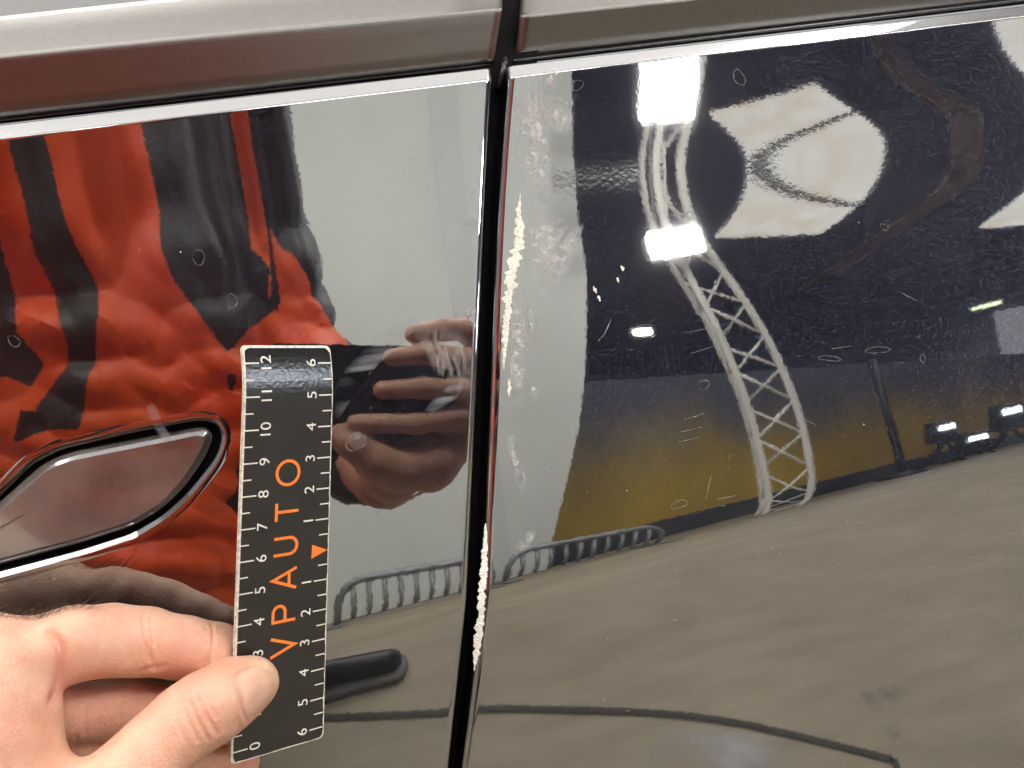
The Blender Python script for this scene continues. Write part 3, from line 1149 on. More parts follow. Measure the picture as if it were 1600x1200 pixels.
for i in range(nb):
    z0, z1 = TOPZ * i / nb, TOPZ * (i + 1) / nb
    for p, q in ((chA, chB), (chB, chC), (chC, chA)):
        mb = MB(); a, b = (p, q) if i % 2 == 0 else (q, p)
        mb.tube([a(z0), b(z1)], 0.0075, 8)
        under(mb.build('brace', M_ALU, None, True), truss)

# grey arm that ties the partition to the truss
a = refl(895, 318, 1, -3.55); b = refl(1000, 300, 1, -3.55)
mb = MB(); mb.slab([(a[0] - 0.1, -3.55, a[2] + 0.012), (b[0], -3.55, b[2] + 0.012), (b[0], -3.55, b[2] + 0.06), (a[0] - 0.1, -3.55, a[2] + 0.06)], (0, -0.02, 0))
tag(mb.build('tie_arm', plain('arm_grey', (0.42, 0.43, 0.42), 0.6)), 'short grey arm between the pale partition and the truss tower', 'bracket')

# lamps
def lamp_between(pix, axis, val, name, label, cat, strength, col, group=None, depth=0.06):
    c = [refl(u, v, axis, val) for u, v in pix]
    cen = np.mean(c, 0)
    e = empty(name, tuple(cen)); tag(e, label, cat, group)
    m = emis(name + '_light', col, strength)
    mb = MB(); mb.slab(c, (0, -0.012, 0)); under(mb.build('lamp_face', m), e)
    ce = [cen + (p - cen) * 1.06 + np.array([0, -0.014, 0]) for p in c]
    mb = MB(); mb.slab(ce, (0, -depth, 0)); under(mb.build('housing', plain(name + '_case', (0.03, 0.03, 0.03), 0.4)), e)
    return e


lamp_between([(1022, 402), (1100, 390), (1090, 356), (1012, 368)], 1, -3.4, 'floodlight', 'bright white square floodlight hung in front of the truss tower', 'floodlight', 230, (1.0, 0.97, 0.93))
lamp_between([(992, 524), (1020, 522), (1018, 512), (990, 514)], 1, -4.0, 'spotlight', 'small white spotlight low beside the truss tower', 'spotlight', 22, (1.0, 0.98, 0.95))
lamp_between([(1520, 486), (1566, 474), (1566, 468), (1520, 480)], 1, -4.8, 'tube_lamp', 'narrow greenish tube lamp above the dark parked cars', 'lamp', 3.4, (0.75, 0.95, 0.55))
# added unseen lamps that light the place: tubes and a panel, white canopy above
M_CANOPY = plain('white_canopy', (0.78, 0.79, 0.76), 0.7)
mb = MB(); mb.box((-3.2, -2.4, 3.3), (4.6, 2.4, 3.4))
tag(mb.build('ceiling', M_CANOPY), kind='structure')
def added_luminaire(x, y, z, lx, ly, s, label):
    e = empty('ceiling_light', (x, y, z)); tag(e, label, 'added ceiling light', 'added unseen lights over car and hall')
    mb = MB(); mb.box((x - lx / 2, y - ly / 2, z - 0.03), (x + lx / 2, y + ly / 2, z))
    under(mb.build('diffuser', emis('added_light_glow', (1.0, 0.985, 0.95), s * LAMP_GAIN)), e)
    mb = MB(); mb.box((x - lx * 0.2, y - ly * 0.2, z + 0.002), (x + lx * 0.2, y + ly * 0.2, z + 0.05))
    under(mb.build('tray', plain('lamp_tray', (0.7, 0.7, 0.7), 0.5)), e)
added_luminaire(-1.35, -1.1, 2.85, 0.22, 1.6, 18, 'added long white tube light over the front door side, left of the photographer')
added_luminaire(1.5, -1.2, 2.85, 0.22, 1.6, 18, 'added long white tube light over the rear door side, right of the photographer')
added_luminaire(0.15, -0.30, 3.0, 2.8, 0.95, 1.45, 'added broad soft light panel lengthwise right above the side of the car')  # added for pale top edges and soft light from above
added_luminaire(0.1, -1.9, 2.9, 1.8, 0.2, 20, 'added long white tube light lengthwise behind the photographer')
added_luminaire(-1.2, -2.7, 3.7, 1.6, 0.25, 26, 'added long white tube light washing the pale partition, left one')
added_luminaire(0.9, -2.7, 3.7, 1.6, 0.25, 26, 'added long white tube light washing the pale partition, right one')
added_luminaire(3.0, -3.2, 4.2, 1.6, 0.3, 26, 'added long white tube light hung before the ochre wall near the truss')
added_luminaire(9.0, -10.5, 5.6, 2.6, 0.5, 60, 'added long white tube light high under the dark hall roof')  # added to brighten the dark roof
added_luminaire(0.0, 0.62, 2.9, 1.9, 0.22, 24, 'added long white tube light lengthwise over the roof of the car')  # added to light the front of the jacket
added_luminaire(5.8, -4.4, 4.6, 1.8, 0.3, 30, 'added long white tube light hung before the far end of the ochre wall')

# a floodlight on a stand far to the right, which glints on the ruler's rolled top
fp = np.array([5.3, -2.55, 0.98])
e = empty('stand_floodlight', (fp[0], fp[1], 0)); tag(e, 'cold white floodlight on a low stand well to the right of the truss tower', 'floodlight')
fd = np.array([-0.9, 0.43, 0.0]); fd /= np.linalg.norm(fd); fs = np.cross(fd, [0, 0, 1]); fs /= np.linalg.norm(fs); fu = np.cross(fs, fd)
mb = MB(); mb.slab([fp + fs * a * 0.45 + fu * b_ * 0.22 for a, b_ in ((-1, -1), (1, -1), (1, 1), (-1, 1))], -fd * 0.02); under(mb.build('lamp_face', emis('stand_lamp_light', (0.82, 0.90, 1.0), 30)), e)
mb = MB(); mb.slab([fp - fd * 0.022 + fs * a * 0.48 + fu * b_ * 0.25 for a, b_ in ((-1, -1), (1, -1), (1, 1), (-1, 1))], -fd * 0.08); under(mb.build('housing', plain('stand_lamp_case', (0.02, 0.02, 0.02), 0.4)), e)
mb = MB(); mb.tube([fp - fd * 0.06, (fp[0], fp[1], 0.0)], 0.03, 10); under(mb.build('pole', plain('stand_pole', (0.05, 0.05, 0.05), 0.4), None, True), e)
for k in range(3):
    a = 2.1 * k; mb = MB(); mb.tube([(fp[0], fp[1], 0.4), (fp[0] + 0.5 * math.cos(a), fp[1] + 0.5 * math.sin(a), 0.0)], 0.018, 8); under(mb.build('leg', plain('stand_leg', (0.05, 0.05, 0.05), 0.4), None, True), e)

# barrier in front of the walls
M_GALV = plain('galvanised_tube', (0.22, 0.23, 0.24), 0.45, 0.6)
def barrier(uA, vA, uB, vB, yy, nbar, zlow, label):
    a = refl(uA, vA, 1, yy); b = refl(uB, vB, 1, yy)
    zt = (a[2] + b[2]) / 2
    x0, x1 = sorted((a[0], b[0]))
    e = empty('crowd_barrier', (x0, yy, 0)); tag(e, label, 'barrier', 'crowd barriers before the walls')
    r = 0.12
    pts = [(x0, yy, 0.05), (x0, yy, zt - r)] + [(x0 + r - r * math.cos(t), yy, zt - r + r * math.sin(t)) for t in np.linspace(0.2, math.pi / 2, 6)]
    pts += [(x1 - r + r * math.sin(t), yy, zt - r + r * math.cos(t)) for t in np.linspace(0, math.pi / 2 - 0.2, 6)] + [(x1, yy, zt - r), (x1, yy, 0.05)]
    mb = MB(); mb.tube(pts, 0.017, 10); under(mb.build('frame', M_GALV, None, True), e)
    mb = MB(); mb.tube([(x0, yy, zlow), (x1, yy, zlow)], 0.013, 8); under(mb.build('lower_rail', M_GALV, None, True), e)
    for i in range(nbar):
        x = x0 + (x1 - x0) * (i + 1) / (nbar + 1)
        mb = MB(); mb.tube([(x, yy, zlow), (x, yy, zt)], 0.012, 8); under(mb.build('bar', M_GALV, None, True), e)
    for x in (x0, x1):
        mb = MB(); mb.box((x - 0.03, yy - 0.3, 0.0), (x + 0.03, yy + 0.3, 0.04)); under(mb.build('foot', M_GALV), e)
barrier(524, 908, 768, 872, -3.1, 9, 0.1, 'galvanised crowd barrier standing before the pale partition')
barrier(792, 858, 1036, 822, -3.25, 10, 0.1, 'galvanised crowd barrier standing where the pale partition meets the ochre wall')

# dark pole stand and low work lights before the ochre wall
M_DSTAND = plain('dark_stand', (0.012, 0.014, 0.02), 0.4)
def wall_y(x):
    return wa[1] + (x - wa[0]) * (wb[1] - wa[1]) / (wb[0] - wa[0])
def spot_at(u, v, off):
    yy = -4.5
    for _ in range(30):
        q = refl(u, v, 1, yy); yy = 0.5 * yy + 0.5 * (wall_y(q[0]) + off)
    return refl(u, v, 1, yy)
q = spot_at(1412, 700, 0.5); tp = spot_at(1372, 560, 0.5)
e = empty('pole_stand', (q[0], q[1], 0)); tag(e, 'thin dark pole on a round foot before the ochre wall, right of the truss', 'stand')
mb = MB(); mb.tube([(q[0], q[1], 0.05), (tp[0], q[1], tp[2])], 0.035, 12); under(mb.build('pole', M_DSTAND, None, True), e)
mb = MB(); mb.tube([(q[0], q[1], 0.0), (q[0], q[1], 0.07), (q[0], q[1], 0.12), (q[0], q[1], 0.2)], [0.2, 0.19, 0.1, 0.04], 18); under(mb.build('foot', M_DSTAND, None, True), e)
M_WL = emis('work_light_glow', (0.80, 0.90, 1.0), 7.0)
for u, v, sz, lab in ((1478, 674, 0.10, 'small dark work light with a white glow, nearest the pole stand'), (1526, 690, 0.13, 'low dark work light with a white glow, lowest of the three'),
                      (1580, 650, 0.14, 'dark work light with a bright white glow at the right end of the wall')):
    q = spot_at(u, v, 0.45)
    e = empty('work_light', (q[0], q[1], 0)); tag(e, lab, 'work light', 'work lights before the ochre wall')
    z = max(q[2], 0.2)
    mb = MB(); mb.slab([(q[0] - sz * 1.3, q[1], z - sz), (q[0] + sz * 1.3, q[1], z - sz), (q[0] + sz * 1.1, q[1], z + sz * 0.8), (q[0] - sz * 1.1, q[1], z + sz * 0.8)], (0, -0.1, 0))
    under(mb.build('head', M_DSTAND), e)
    mb = MB(); mb.slab([(q[0] - sz * 0.7, q[1] + 0.012, z + sz * 0.1), (q[0] + sz * 0.9, q[1] + 0.012, z + sz * 0.2), (q[0] + sz * 0.8, q[1] + 0.012, z + sz * 0.62), (q[0] - sz * 0.6, q[1] + 0.012, z + sz * 0.5)], (0, -0.01, 0))
    under(mb.build('lamp_face', M_WL), e)
    for s in (-1, 1):
        mb = MB(); mb.tube([(q[0] + s * sz * 0.3, q[1] - 0.05, z - sz * 0.9), (q[0] + s * sz * 1.6, q[1] - 0.05 + 0.1 * s, 0.0)], 0.02, 8); under(mb.build('leg', M_DSTAND, None, True), e)
    mb = MB(); mb.tube([(q[0], q[1] - 0.06, z - sz * 0.9), (q[0], q[1] - 0.25, 0.0)], 0.02, 8); under(mb.build('leg', M_DSTAND, None, True), e)

# joint and stains of the floor
def on_floor(pix, zz):
    return np.array([refl(u, v, 2, zz) for u, v in pix])
jp = smooth_line(on_floor([(300, 1122), (505, 1121), (700, 1113), (745, 1105), (935, 1109), (1050, 1114), (1150, 1127), (1260, 1152), (1340, 1172), (1395, 1186)], 0.004), 2)
v, f = [], []
for i, p in enumerate(jp):
    t = jp[min(i + 1, len(jp) - 1)] - jp[max(i - 1, 0)]; t /= np.linalg.norm(t)
    s = np.array([-t[1], t[0], 0]) * 0.006
    v += [p - s, p + s]
for i in range(len(jp) - 1):
    f.append((2 * i, 2 * i + 1, 2 * i + 3, 2 * i + 2))
jp2 = on_floor([(1395, 1184), (1402, 1200), (1400, 1300)], 0.004)
b0_ = len(v)
for i, p in enumerate(jp2):
    t = jp2[min(i + 1, 2)] - jp2[max(i - 1, 0)]; t /= np.linalg.norm(t)
    s = np.array([-t[1], t[0], 0]) * 0.006
    v += [p - s, p + s]
for i in range(2):
    f.append((b0_ + 2 * i, b0_ + 2 * i + 1, b0_ + 2 * i + 3, b0_ + 2 * i + 2))
tag(mesh_obj('floor_joint', np.array(v), f, plain('joint_filler', (0.022, 0.02, 0.015), 0.7), None, False), kind='structure')
M_STAIN = film_material('oil_stain', (0.13, 0.11, 0.12), 0.26, 30, 0.38, 0.60)
M_PATCH = film_material('washed_patch', (0.42, 0.43, 0.42), 0.75, 9, 0.36, 0.62)


def fade_patch(name, center_fn, ring, m, parent=None, nr=8, na=40):
    """fan-shaped sheet with a vertex attribute that fades out at its rim"""
    V, Fd, F = [], [], []
    c = np.mean(ring, 0)
    rr = resample(smooth_loop(ring, 2), na, True)
    for k in range(nr + 1):
        s = k / nr
        for q in rr:
            V.append(center_fn(c + (np.array(q) - c) * s)); Fd.append(1 - s ** 2.5)
    for k in range(nr):
        for i in range(na):
            j = (i + 1) % na
            F.append((k * na + i, k * na + j, (k + 1) * na + j, (k + 1) * na + i))
    o = mesh_obj(name, np.array(V), F, m, None, True)
    at = o.data.attributes.new('fade', 'FLOAT', 'POINT')
    at.data.foreach_set('value', Fd)
    if parent is not None:
        under(o, parent)
    return o


for ring, mm in (([(1330, 1080), (1370, 1062), (1425, 1072), (1415, 1104), (1370, 1118), (1335, 1104)], M_STAIN),
                 ([(1378, 1128), (1412, 1126), (1420, 1148), (1392, 1160), (1376, 1146)], M_STAIN),
                 ([(985, 1185), (1030, 1140), (1110, 1128), (1230, 1150), (1240, 1190), (1180, 1225), (1060, 1230)], M_PATCH)):
    tag(fade_patch('floor_stain', lambda q: refl(q[0], q[1], 2, 0.003), ring, mm), kind='structure')

# ------------------------------------------------------------------ the photographer: hands, body, clothes, phone
def skin_material():
    m, nt, b = mat('skin')
    N, L = nt.nodes, nt.links
    tc = N.new('ShaderNodeTexCoord')
    n = N.new('ShaderNodeTexNoise'); n.inputs['Scale'].default_value = 90; n.inputs['Detail'].default_value = 8; n.inputs['Roughness'].default_value = 0.65
    L.new(tc.outputs['Object'], n.inputs['Vector'])
    cr = N.new('ShaderNodeValToRGB')
    cr.color_ramp.elements[0].position = 0.32; cr.color_ramp.elements[1].position = 0.68
    cr.color_ramp.elements[0].color = (0.61, 0.315, 0.215, 1); cr.color_ramp.elements[1].color = (0.72, 0.465, 0.335, 1)
    L.new(n.outputs['Fac'], cr.inputs['Fac'])
    at = N.new('ShaderNodeAttribute'); at.attribute_name = 'flush'
    mx = N.new('ShaderNodeMix'); mx.data_type = 'RGBA'; mx.inputs['B'].default_value = (0.66, 0.28, 0.20, 1)
    L.new(at.outputs['Fac'], mx.inputs['Factor']); L.new(cr.outputs['Color'], mx.inputs['A'])
    L.new(mx.outputs['Result'], b.inputs['Base Color'])
    b.inputs['Roughness'].default_value = 0.48
    b.inputs['Subsurface Weight'].default_value = 0.35
    b.inputs['Subsurface Radius'].default_value = (1.0, 0.35, 0.18)
    b.inputs['Subsurface Scale'].default_value = 0.004
    v = N.new('ShaderNodeTexVoronoi'); v.inputs['Scale'].default_value = 1500; v.feature = 'F1'
    L.new(tc.outputs['Object'], v.inputs['Vector'])
    n2 = N.new('ShaderNodeTexNoise'); n2.inputs['Scale'].default_value = 420; n2.inputs['Detail'].default_value = 4
    L.new(tc.outputs['Object'], n2.inputs['Vector'])
    ad = N.new('ShaderNodeMath'); ad.operation = 'ADD'
    L.new(v.outputs['Distance'], ad.inputs[0]); L.new(n2.outputs['Fac'], ad.inputs[1])
    bp = N.new('ShaderNodeBump'); bp.inputs['Strength'].default_value = 0.5; bp.inputs['Distance'].default_value = 0.0003
    L.new(ad.outputs[0], bp.inputs['Height']); L.new(bp.outputs['Normal'], b.inputs['Normal'])
    return m


M_SKIN = skin_material()


def hp(u, v, h, rpx):
    p = px_plane(u, v, h)
    dep = float(np.dot(p - CAM, FWD))
    return p, rpx * dep / FPX


def project(P):
    q = P - CAM
    dz = q @ FWD
    return np.stack([800 + FPX * (q @ RGT) / dz, 600 - FPX * (q @ UPV) / dz], -1)


CH = {
    'index': [(18, 1036, .0340, 60), (110, 1006, .0290, 54), (170, 1000, .0250, 52), (225, 1003, .0225, 50), (285, 1012, .0200, 45), (340, 1018, .0175, 40), (392, 1027, .0145, 32)],
    'middle': [(-10, 1112, .031, 56), (90, 1113, .0245, 44), (190, 1106, .019, 43), (300, 1115, .016, 38), (400, 1135, .0135, 31)],
    'ring': [(-10, 1175, .031, 50), (100, 1163, .020, 36), (200, 1160, .0135, 36), (300, 1172, .0110, 33), (378, 1192, .0105, 27)],
    'little': [(-20, 1225, .030, 46), (90, 1212, .016, 32), (180, 1212, .009, 31), (290, 1225, .0065, 28)],
    'thumb': [(40, 1350, .0560, 88), (120, 1290, .0520, 66), (190, 1224, .0470, 58), (240, 1174, .0430, 54), (290, 1129, .0385, 53), (325, 1106, .0358, 53), (365, 1081, .0325, 48), (397, 1066, .0297, 39)],
    'web': [(60, 1310, .0500, 66), (20, 1225, .0440, 48), (-4, 1130, .0390, 50), (-20, 1060, .0350, 56)],
    'web2': [(-40, 1060, .036, 76), (-70, 1160, .044, 112), (-40, 1270, .052, 104)],
    'palm': [(-60, 1080, .036, 95), (-170, 1130, .042, 125), (-320, 1160, .052, 118)],
}
CHW = {k: [hp(*q) for q in v] for k, v in CH.items()}


def chain_sdf(P, ch, k=0.004):
    d = None
    for (a, ra), (b, rb) in zip(ch[:-1], ch[1:]):
        q = sdf_cone(P, a, b, ra, rb)
        d = q if d is None else smin(d, q, k)
    return d


WRIST_L = CHW['palm'][-1][0]


def hand_left(P):
    palm = chain_sdf(P, CHW['palm'], 0.012)
    palm = smin(palm, chain_sdf(P, CHW['web2'], 0.010), 0.014)
    out = smin(palm, chain_sdf(P, CHW['index'], 0.003), 0.005)
    rest = chain_sdf(P, CHW['middle'], 0.003)
    out = np.minimum(out, smin(rest, palm, 0.004))
    out = np.minimum(out, smin(chain_sdf(P, CHW['ring'], 0.003), palm, 0.004))
    out = np.minimum(out, smin(chain_sdf(P, CHW['little'], 0.003), palm, 0.004))
    th = smin(chain_sdf(P, CHW['thumb'], 0.004), chain_sdf(P, CHW['web'], 0.010), 0.009)
    out = np.minimum(out, smin(th, palm, 0.010))
    return out


allp = np.array([p for c in CHW.values() for p, r in c]); allr = np.array([r for c in CHW.values() for p, r in c])
lo = (allp - allr[:, None]).min(0) - 0.003; hi = (allp + allr[:, None]).max(0) + 0.003
lo[0] = max(lo[0], -0.30)
HV, HF = surface_nets(hand_left, lo, hi, 0.0011)


def vnormals(V, F):
    n = np.zeros_like(V)
    fn = np.cross(V[F[:, 2]] - V[F[:, 0]], V[F[:, 3]] - V[F[:, 1]])
    for k in range(4):
        np.add.at(n, F[:, k], fn)
    return n / (np.linalg.norm(n, axis=1)[:, None] + 1e-12)


def laplace(V, F, it, f=0.5):
    e = np.concatenate([F[:, [0, 1]], F[:, [1, 2]], F[:, [2, 3]], F[:, [3, 0]]])
    deg = np.zeros(len(V)); np.add.at(deg, e[:, 0], 1); np.add.at(deg, e[:, 1], 1)
    for _ in range(it):
        s = np.zeros_like(V)
        np.add.at(s, e[:, 0], V[e[:, 1]]); np.add.at(s, e[:, 1], V[e[:, 0]])
        V = V + f * (s / deg[:, None] - V)
    return V


# one step finer, then soften and carve the skin folds
def refine(V, F):
    e = np.sort(np.concatenate([F[:, [0, 1]], F[:, [1, 2]], F[:, [2, 3]], F[:, [3, 0]]]), axis=1)
    u, inv = np.unique(e, axis=0, return_inverse=True)
    inv = inv.reshape(-1)
    nf, nv = len(F), len(V)
    mid = (V[u[:, 0]] + V[u[:, 1]]) / 2
    cen = V[F].mean(1)
    V2 = np.vstack([V, mid, cen])
    m = nv + inv.reshape(4, nf).T
    c = nv + len(u) + np.arange(nf)
    F2 = np.vstack([np.stack([F[:, k], m[:, k], c, m[:, (k + 3) % 4]], 1) for k in range(4)])
    return V2, F2


HV = laplace(HV, HF, 3)
HV, HF = refine(HV, HF)
HV = laplace(HV, HF, 3)
HN = vnormals(HV, HF)
px = project(HV)
facing = np.clip(-(HN * ((HV - CAM) / np.linalg.norm(HV - CAM, axis=1)[:, None])).sum(1) * 2.5, 0, 1)


def dist2(px, pts):
    d = None
    pts = np.array(pts, float)
    for a, b in zip(pts[:-1], pts[1:]):
        ba = b - a
        h = np.clip(((px - a) @ ba) / (ba @ ba), 0, 1)
        q = np.linalg.norm(px - a - h[:, None] * ba, axis=1)
        d = q if d is None else np.minimum(d, q)
    return d


CREASES = [
    # thumb joint
    ([(297, 1098), (306, 1118), (317, 1140), (326, 1155)], 0.45, 3.0), ([(308, 1088), (316, 1106), (327, 1128), (338, 1144)], 0.5, 3.2),
    ([(318, 1084), (326, 1100), (338, 1120)], 0.35, 2.6), ([(288, 1112), (298, 1134), (310, 1158)], 0.3, 2.8), ([(330, 1082), (340, 1098)], 0.25, 2.4),
    ([(276, 1128), (286, 1150), (297, 1170)], 0.2, 3.0),
    # index, inner side of its joints
    ([(223, 960), (226, 985), (231, 1015), (244, 1045)], 0.40, 3.2), ([(234, 968), (240, 1000), (236, 1030)], 0.25, 2.6),
    ([(331, 975), (333, 1010), (325, 1045)], 0.30, 2.8), ([(215, 1050), (235, 1042), (262, 1040)], 0.25, 3),
    # fold where the index meets the web
    ([(80, 990), (93, 1006), (97, 1040), (90, 1075), (82, 1096)], 0.8, 7.0), 
    # middle and ring
    ([(142, 1100), (137, 1122), (131, 1146)], 0.45, 3), ([(165, 1085), (163, 1112)], 0.3, 2.6), ([(192, 1082), (191, 1104), (188, 1124)], 0.4, 2.8),
    ([(120, 1150), (118, 1172)], 0.3, 3),
]
NAIL = [(366, 1063), (374, 1051), (390, 1043), (412, 1040), (428, 1050), (434, 1066), (428, 1084), (410, 1106), (386, 1128), (379, 1112), (373, 1088)]
disp = np.zeros(len(HV)); flush = np.zeros(len(HV))
for pts, dep, w in CREASES:
    d = dist2(px, smooth_line(pts, 2))
    g = np.exp(-(d / w) ** 2) * facing
    disp -= dep * 0.001 * g
    disp += dep * 0.00035 * np.exp(-((d - 2.2 * w) / (1.6 * w)) ** 2) * facing
    flush = np.maximum(flush, 0.5 * np.exp(-(d / (w * 2.2)) ** 2) * min(1, dep * 1.6))
# nail fold
thumb_only = chain_sdf(HV.astype(np.float32), CHW['thumb'], 0.004) < 0.0015
d = dist2(px, smooth_line([(412, 1040), (390, 1043), (374, 1051), (366, 1063), (373, 1088), (379, 1112), (386, 1128)], 2))
inn = in_poly(px[:, 0], px[:, 1], smooth_loop(NAIL, 2))
disp += np.where(thumb_only, -0.00045 * np.exp(-(d / 2.6) ** 2) * facing, 0)
disp += np.where(thumb_only & ~inn, 0.00035 * np.exp(-((d - 6) / 4.0) ** 2) * facing, 0)
# soft unevenness of flesh
def vnoise(P, freq, seed):
    r = np.random.default_rng(seed)
    out = np.zeros(len(P))
    for _ in range(7):
        k = r.normal(size=3); k = k / np.linalg.norm(k) * freq * (0.6 + 0.8 * r.random())
        out += np.sin(P @ k + r.random() * 6.28)
    return out / 7
disp += 0.00035 * vnoise(HV, 260, 1) + 0.0002 * vnoise(HV, 700, 2)
HV = HV + HN * disp[:, None]
# warm colour of pads and finger undersides
for (u, v, rr, s) in ((285, 1030, 60, 0.55), (120, 1060, 55, 0.45), (345, 1030, 40, 0.35), (250, 1110, 70, 0.35), (315, 1115, 34, 0.45), (30, 1150, 60, 0.4), (385, 1185, 30, 0.7), (140, 1150, 60, 0.35)):
    flush = np.maximum(flush, s * np.exp(-((px[:, 0] - u) ** 2 + (px[:, 1] - v) ** 2) / rr ** 2))

# --- the other hand, around the phone (camera axes: right, up, forward)
def cpt(x, y, z):
    return CAM + RGT * x * 0.01 + UPV * y * 0.01 + FWD * z * 0.01


RCH = {
    'f1': ([(11.2, 2.2, 0.2), (10.2, 3.35, 0.4), (8.4, 3.35, 0.35), (6.5, 3.0, 0.1)], [.85, .80, .72, .62]),
    'f2': ([(11.3, 0.6, 0.3), (10.0, 1.3, 0.9), (7.4, 1.75, 0.62), (4.9, 1.45, 0.35)], [.85, .82, .72, .60]),
    'f3': ([(11.2, -0.8, 0.3), (10.0, -0.6, 0.9), (7.0, -0.45, 0.62), (4.3, -0.6, 0.32)], [.85, .82, .72, .60]),
    'f4': ([(11.0, -2.2, 0.1), (9.6, -2.3, 0.6), (6.6, -2.75, 0.45), (2.6, -2.65, 0.25)], [.85, .78, .72, .60]),
    'palm': ([(11.4, 1.5, -0.8), (11.3, -1.0, -0.9), (10.4, -3.6, -1.0), (8.2, -5.2, -1.6), (7.2, -6.0, -4.5), (7.6, -7.0, -8.0)], [1.1, 1.3, 1.5, 2.0, 2.3, 2.4]),
    'thumb': ([(8.0, -5.4, -1.2), (5.6, -5.7, -0.6), (4.0, -5.0, -0.2), (2.6, -3.9, -0.2), (1.2, -3.0, -1.6)], [1.9, 1.5, 1.2, 1.0, .75]),
}
RCW = {k: [(cpt(*p), r * 0.01) for p, r in zip(*v)] for k, v in RCH.items()}
WRIST_R = RCW['palm'][-1][0]


def hand_right(P):
    palm = chain_sdf(P, RCW['palm'], 0.01)
    out = smin(palm, chain_sdf(P, RCW['thumb'], 0.006), 0.008)
    for f in ('f1', 'f2', 'f3', 'f4'):
        out = np.minimum(out, smin(chain_sdf(P, RCW[f], 0.003), palm, 0.006))
    return out


ap = np.array([p for c in RCW.values() for p, r in c]); ar = np.array([r for c in RCW.values() for p, r in c])
GV, GF = surface_nets(hand_right, (ap - ar[:, None]).min(0) - 0.003, (ap + ar[:, None]).max(0) + 0.003, 0.0020)
GV = laplace(GV, GF, 2)

# --- body
PX, PY = -0.205, -0.655
ELB_L = np.array([-0.46, -0.44, 1.02]); SHO_L = np.array([PX - 0.19, PY, 1.40])
ELB_R = np.array([-0.012, -0.655, 0.985]); SHO_R = np.array([PX + 0.10, PY - 0.02, 1.40])
FOOT_R = refl(492, 1046, 2, 0.05); FOOT_L = np.array([PX - 0.16, PY + 0.02, 0.05])
HIP_R, HIP_L = np.array([PX + 0.09, PY, 0.88]), np.array([PX - 0.09, PY, 0.88])
ANK_R = np.array([FOOT_R[0] - 0.13, FOOT_R[1] - 0.01, 0.10]); ANK_L = np.array([FOOT_L[0], FOOT_L[1] - 0.07, 0.10])
KNE_R = (HIP_R + ANK_R) / 2 + np.array([0, 0.03, 0]); KNE_L = (HIP_L + ANK_L) / 2 + np.array([0, 0.03, 0])
HEAD = np.array([PX + 0.03, PY + 0.06, 1.64])


def ell(P, c, r):
    q = (P - np.asarray(c, np.float32)) / np.asarray(r, np.float32)
    n = np.linalg.norm(q, axis=-1)
    return (n - 1) * min(r)


def body_sdf(P):
    d = ell(P, (PX, PY, 1.22), (0.165, 0.10, 0.26))
    d = smin(d, ell(P, (PX, PY, 0.97), (0.155, 0.105, 0.17)), 0.06)
    d = smin(d, chain_sdf(P, [(SHO_L, .055), ((PX, PY, 1.43), .06), (SHO_R, .055)]), 0.05)
    d = smin(d, chain_sdf(P, [((PX, PY, 1.42), .055), (HEAD + np.array([0, -0.02, -0.08]), .055)]), 0.03)
    d = smin(d, ell(P, HEAD, (0.074, 0.095, 0.115)), 0.02)
    d = smin(d, ell(P, HEAD + np.array([0, 0.035, -0.075]), (0.05, 0.055, 0.05)), 0.03)
    d = smin(d, chain_sdf(P, [(HEAD + np.array([0, .088, .01]), .008), (HEAD + np.array([0, .108, -.028]), .013)]), 0.012)
    for s in (-1, 1):
        d = smin(d, ell(P, HEAD + np.array([s * .078, -.005, -.01]), (.012, .02, .032)), 0.006)
        eye = ell(P, HEAD + np.array([s * .03, .092, .012]), (.016, .012, .009))
        d = np.maximum(d, -eye * 1.0 - 0.004)
    d = smin(d, chain_sdf(P, [(HEAD + np.array([-.02, .088, -.062]), .007), (HEAD + np.array([.02, .088, -.062]), .007)]), 0.008)
    for hip, kn, an, ft in ((HIP_L, KNE_L, ANK_L, FOOT_L), (HIP_R, KNE_R, ANK_R, FOOT_R)):
        d = smin(d, chain_sdf(P, [(hip, .08), (kn, .055), (an, .038)], 0.02), 0.03)
    d = smin(d, chain_sdf(P, [(ANK_L, .036), (FOOT_L + np.array([0, .08, -.01]), .03)]), 0.02)
    d = smin(d, chain_sdf(P, [(ANK_R, .036), (FOOT_R + np.array([.03, 0, -.01]), .03)]), 0.02)
    d = smin(d, chain_sdf(P, [(SHO_L, .055), (ELB_L, .043), (WRIST_L, .030)], 0.02), 0.03)
    d = smin(d, chain_sdf(P, [(SHO_R, .055), (ELB_R, .043), (WRIST_R, .028)], 0.02), 0.03)
    return d


BV, BF = surface_nets(body_sdf, (-0.62, -0.98, -0.01), (0.30, -0.02, 1.80), 0.011)
# the body proper, with both hands grown onto its wrists, is one mesh
nB, nH = len(BV), len(HV)
PV = np.vstack([BV, HV, GV]); PF = np.vstack([BF, HF + nB, GF + nB + nH])
PERSON = mesh_obj('person', PV, PF, M_SKIN, None, True)
fl = np.concatenate([np.full(nB, 0.1), flush, np.full(len(GV), 0.15)])
PERSON.data.attributes.new('flush', 'FLOAT', 'POINT').data.foreach_set('value', fl)
tag(PERSON, 'person in orange and black jacket pressing ruler to the door and holding a phone', 'person')

from mathutils.bvhtree import BVHTree
bvh = BVHTree.FromPolygons([Vector(p) for p in HV], [tuple(int(i) for i in q) for q in HF])


def on_hand(u, v, lift):
    d = px_dir(u, v)
    hit = bvh.ray_cast(Vector(CAM), Vector(d))
    if hit[0] is None:
        return None
    return np.array(hit[0]) + np.array(hit[1]) * lift


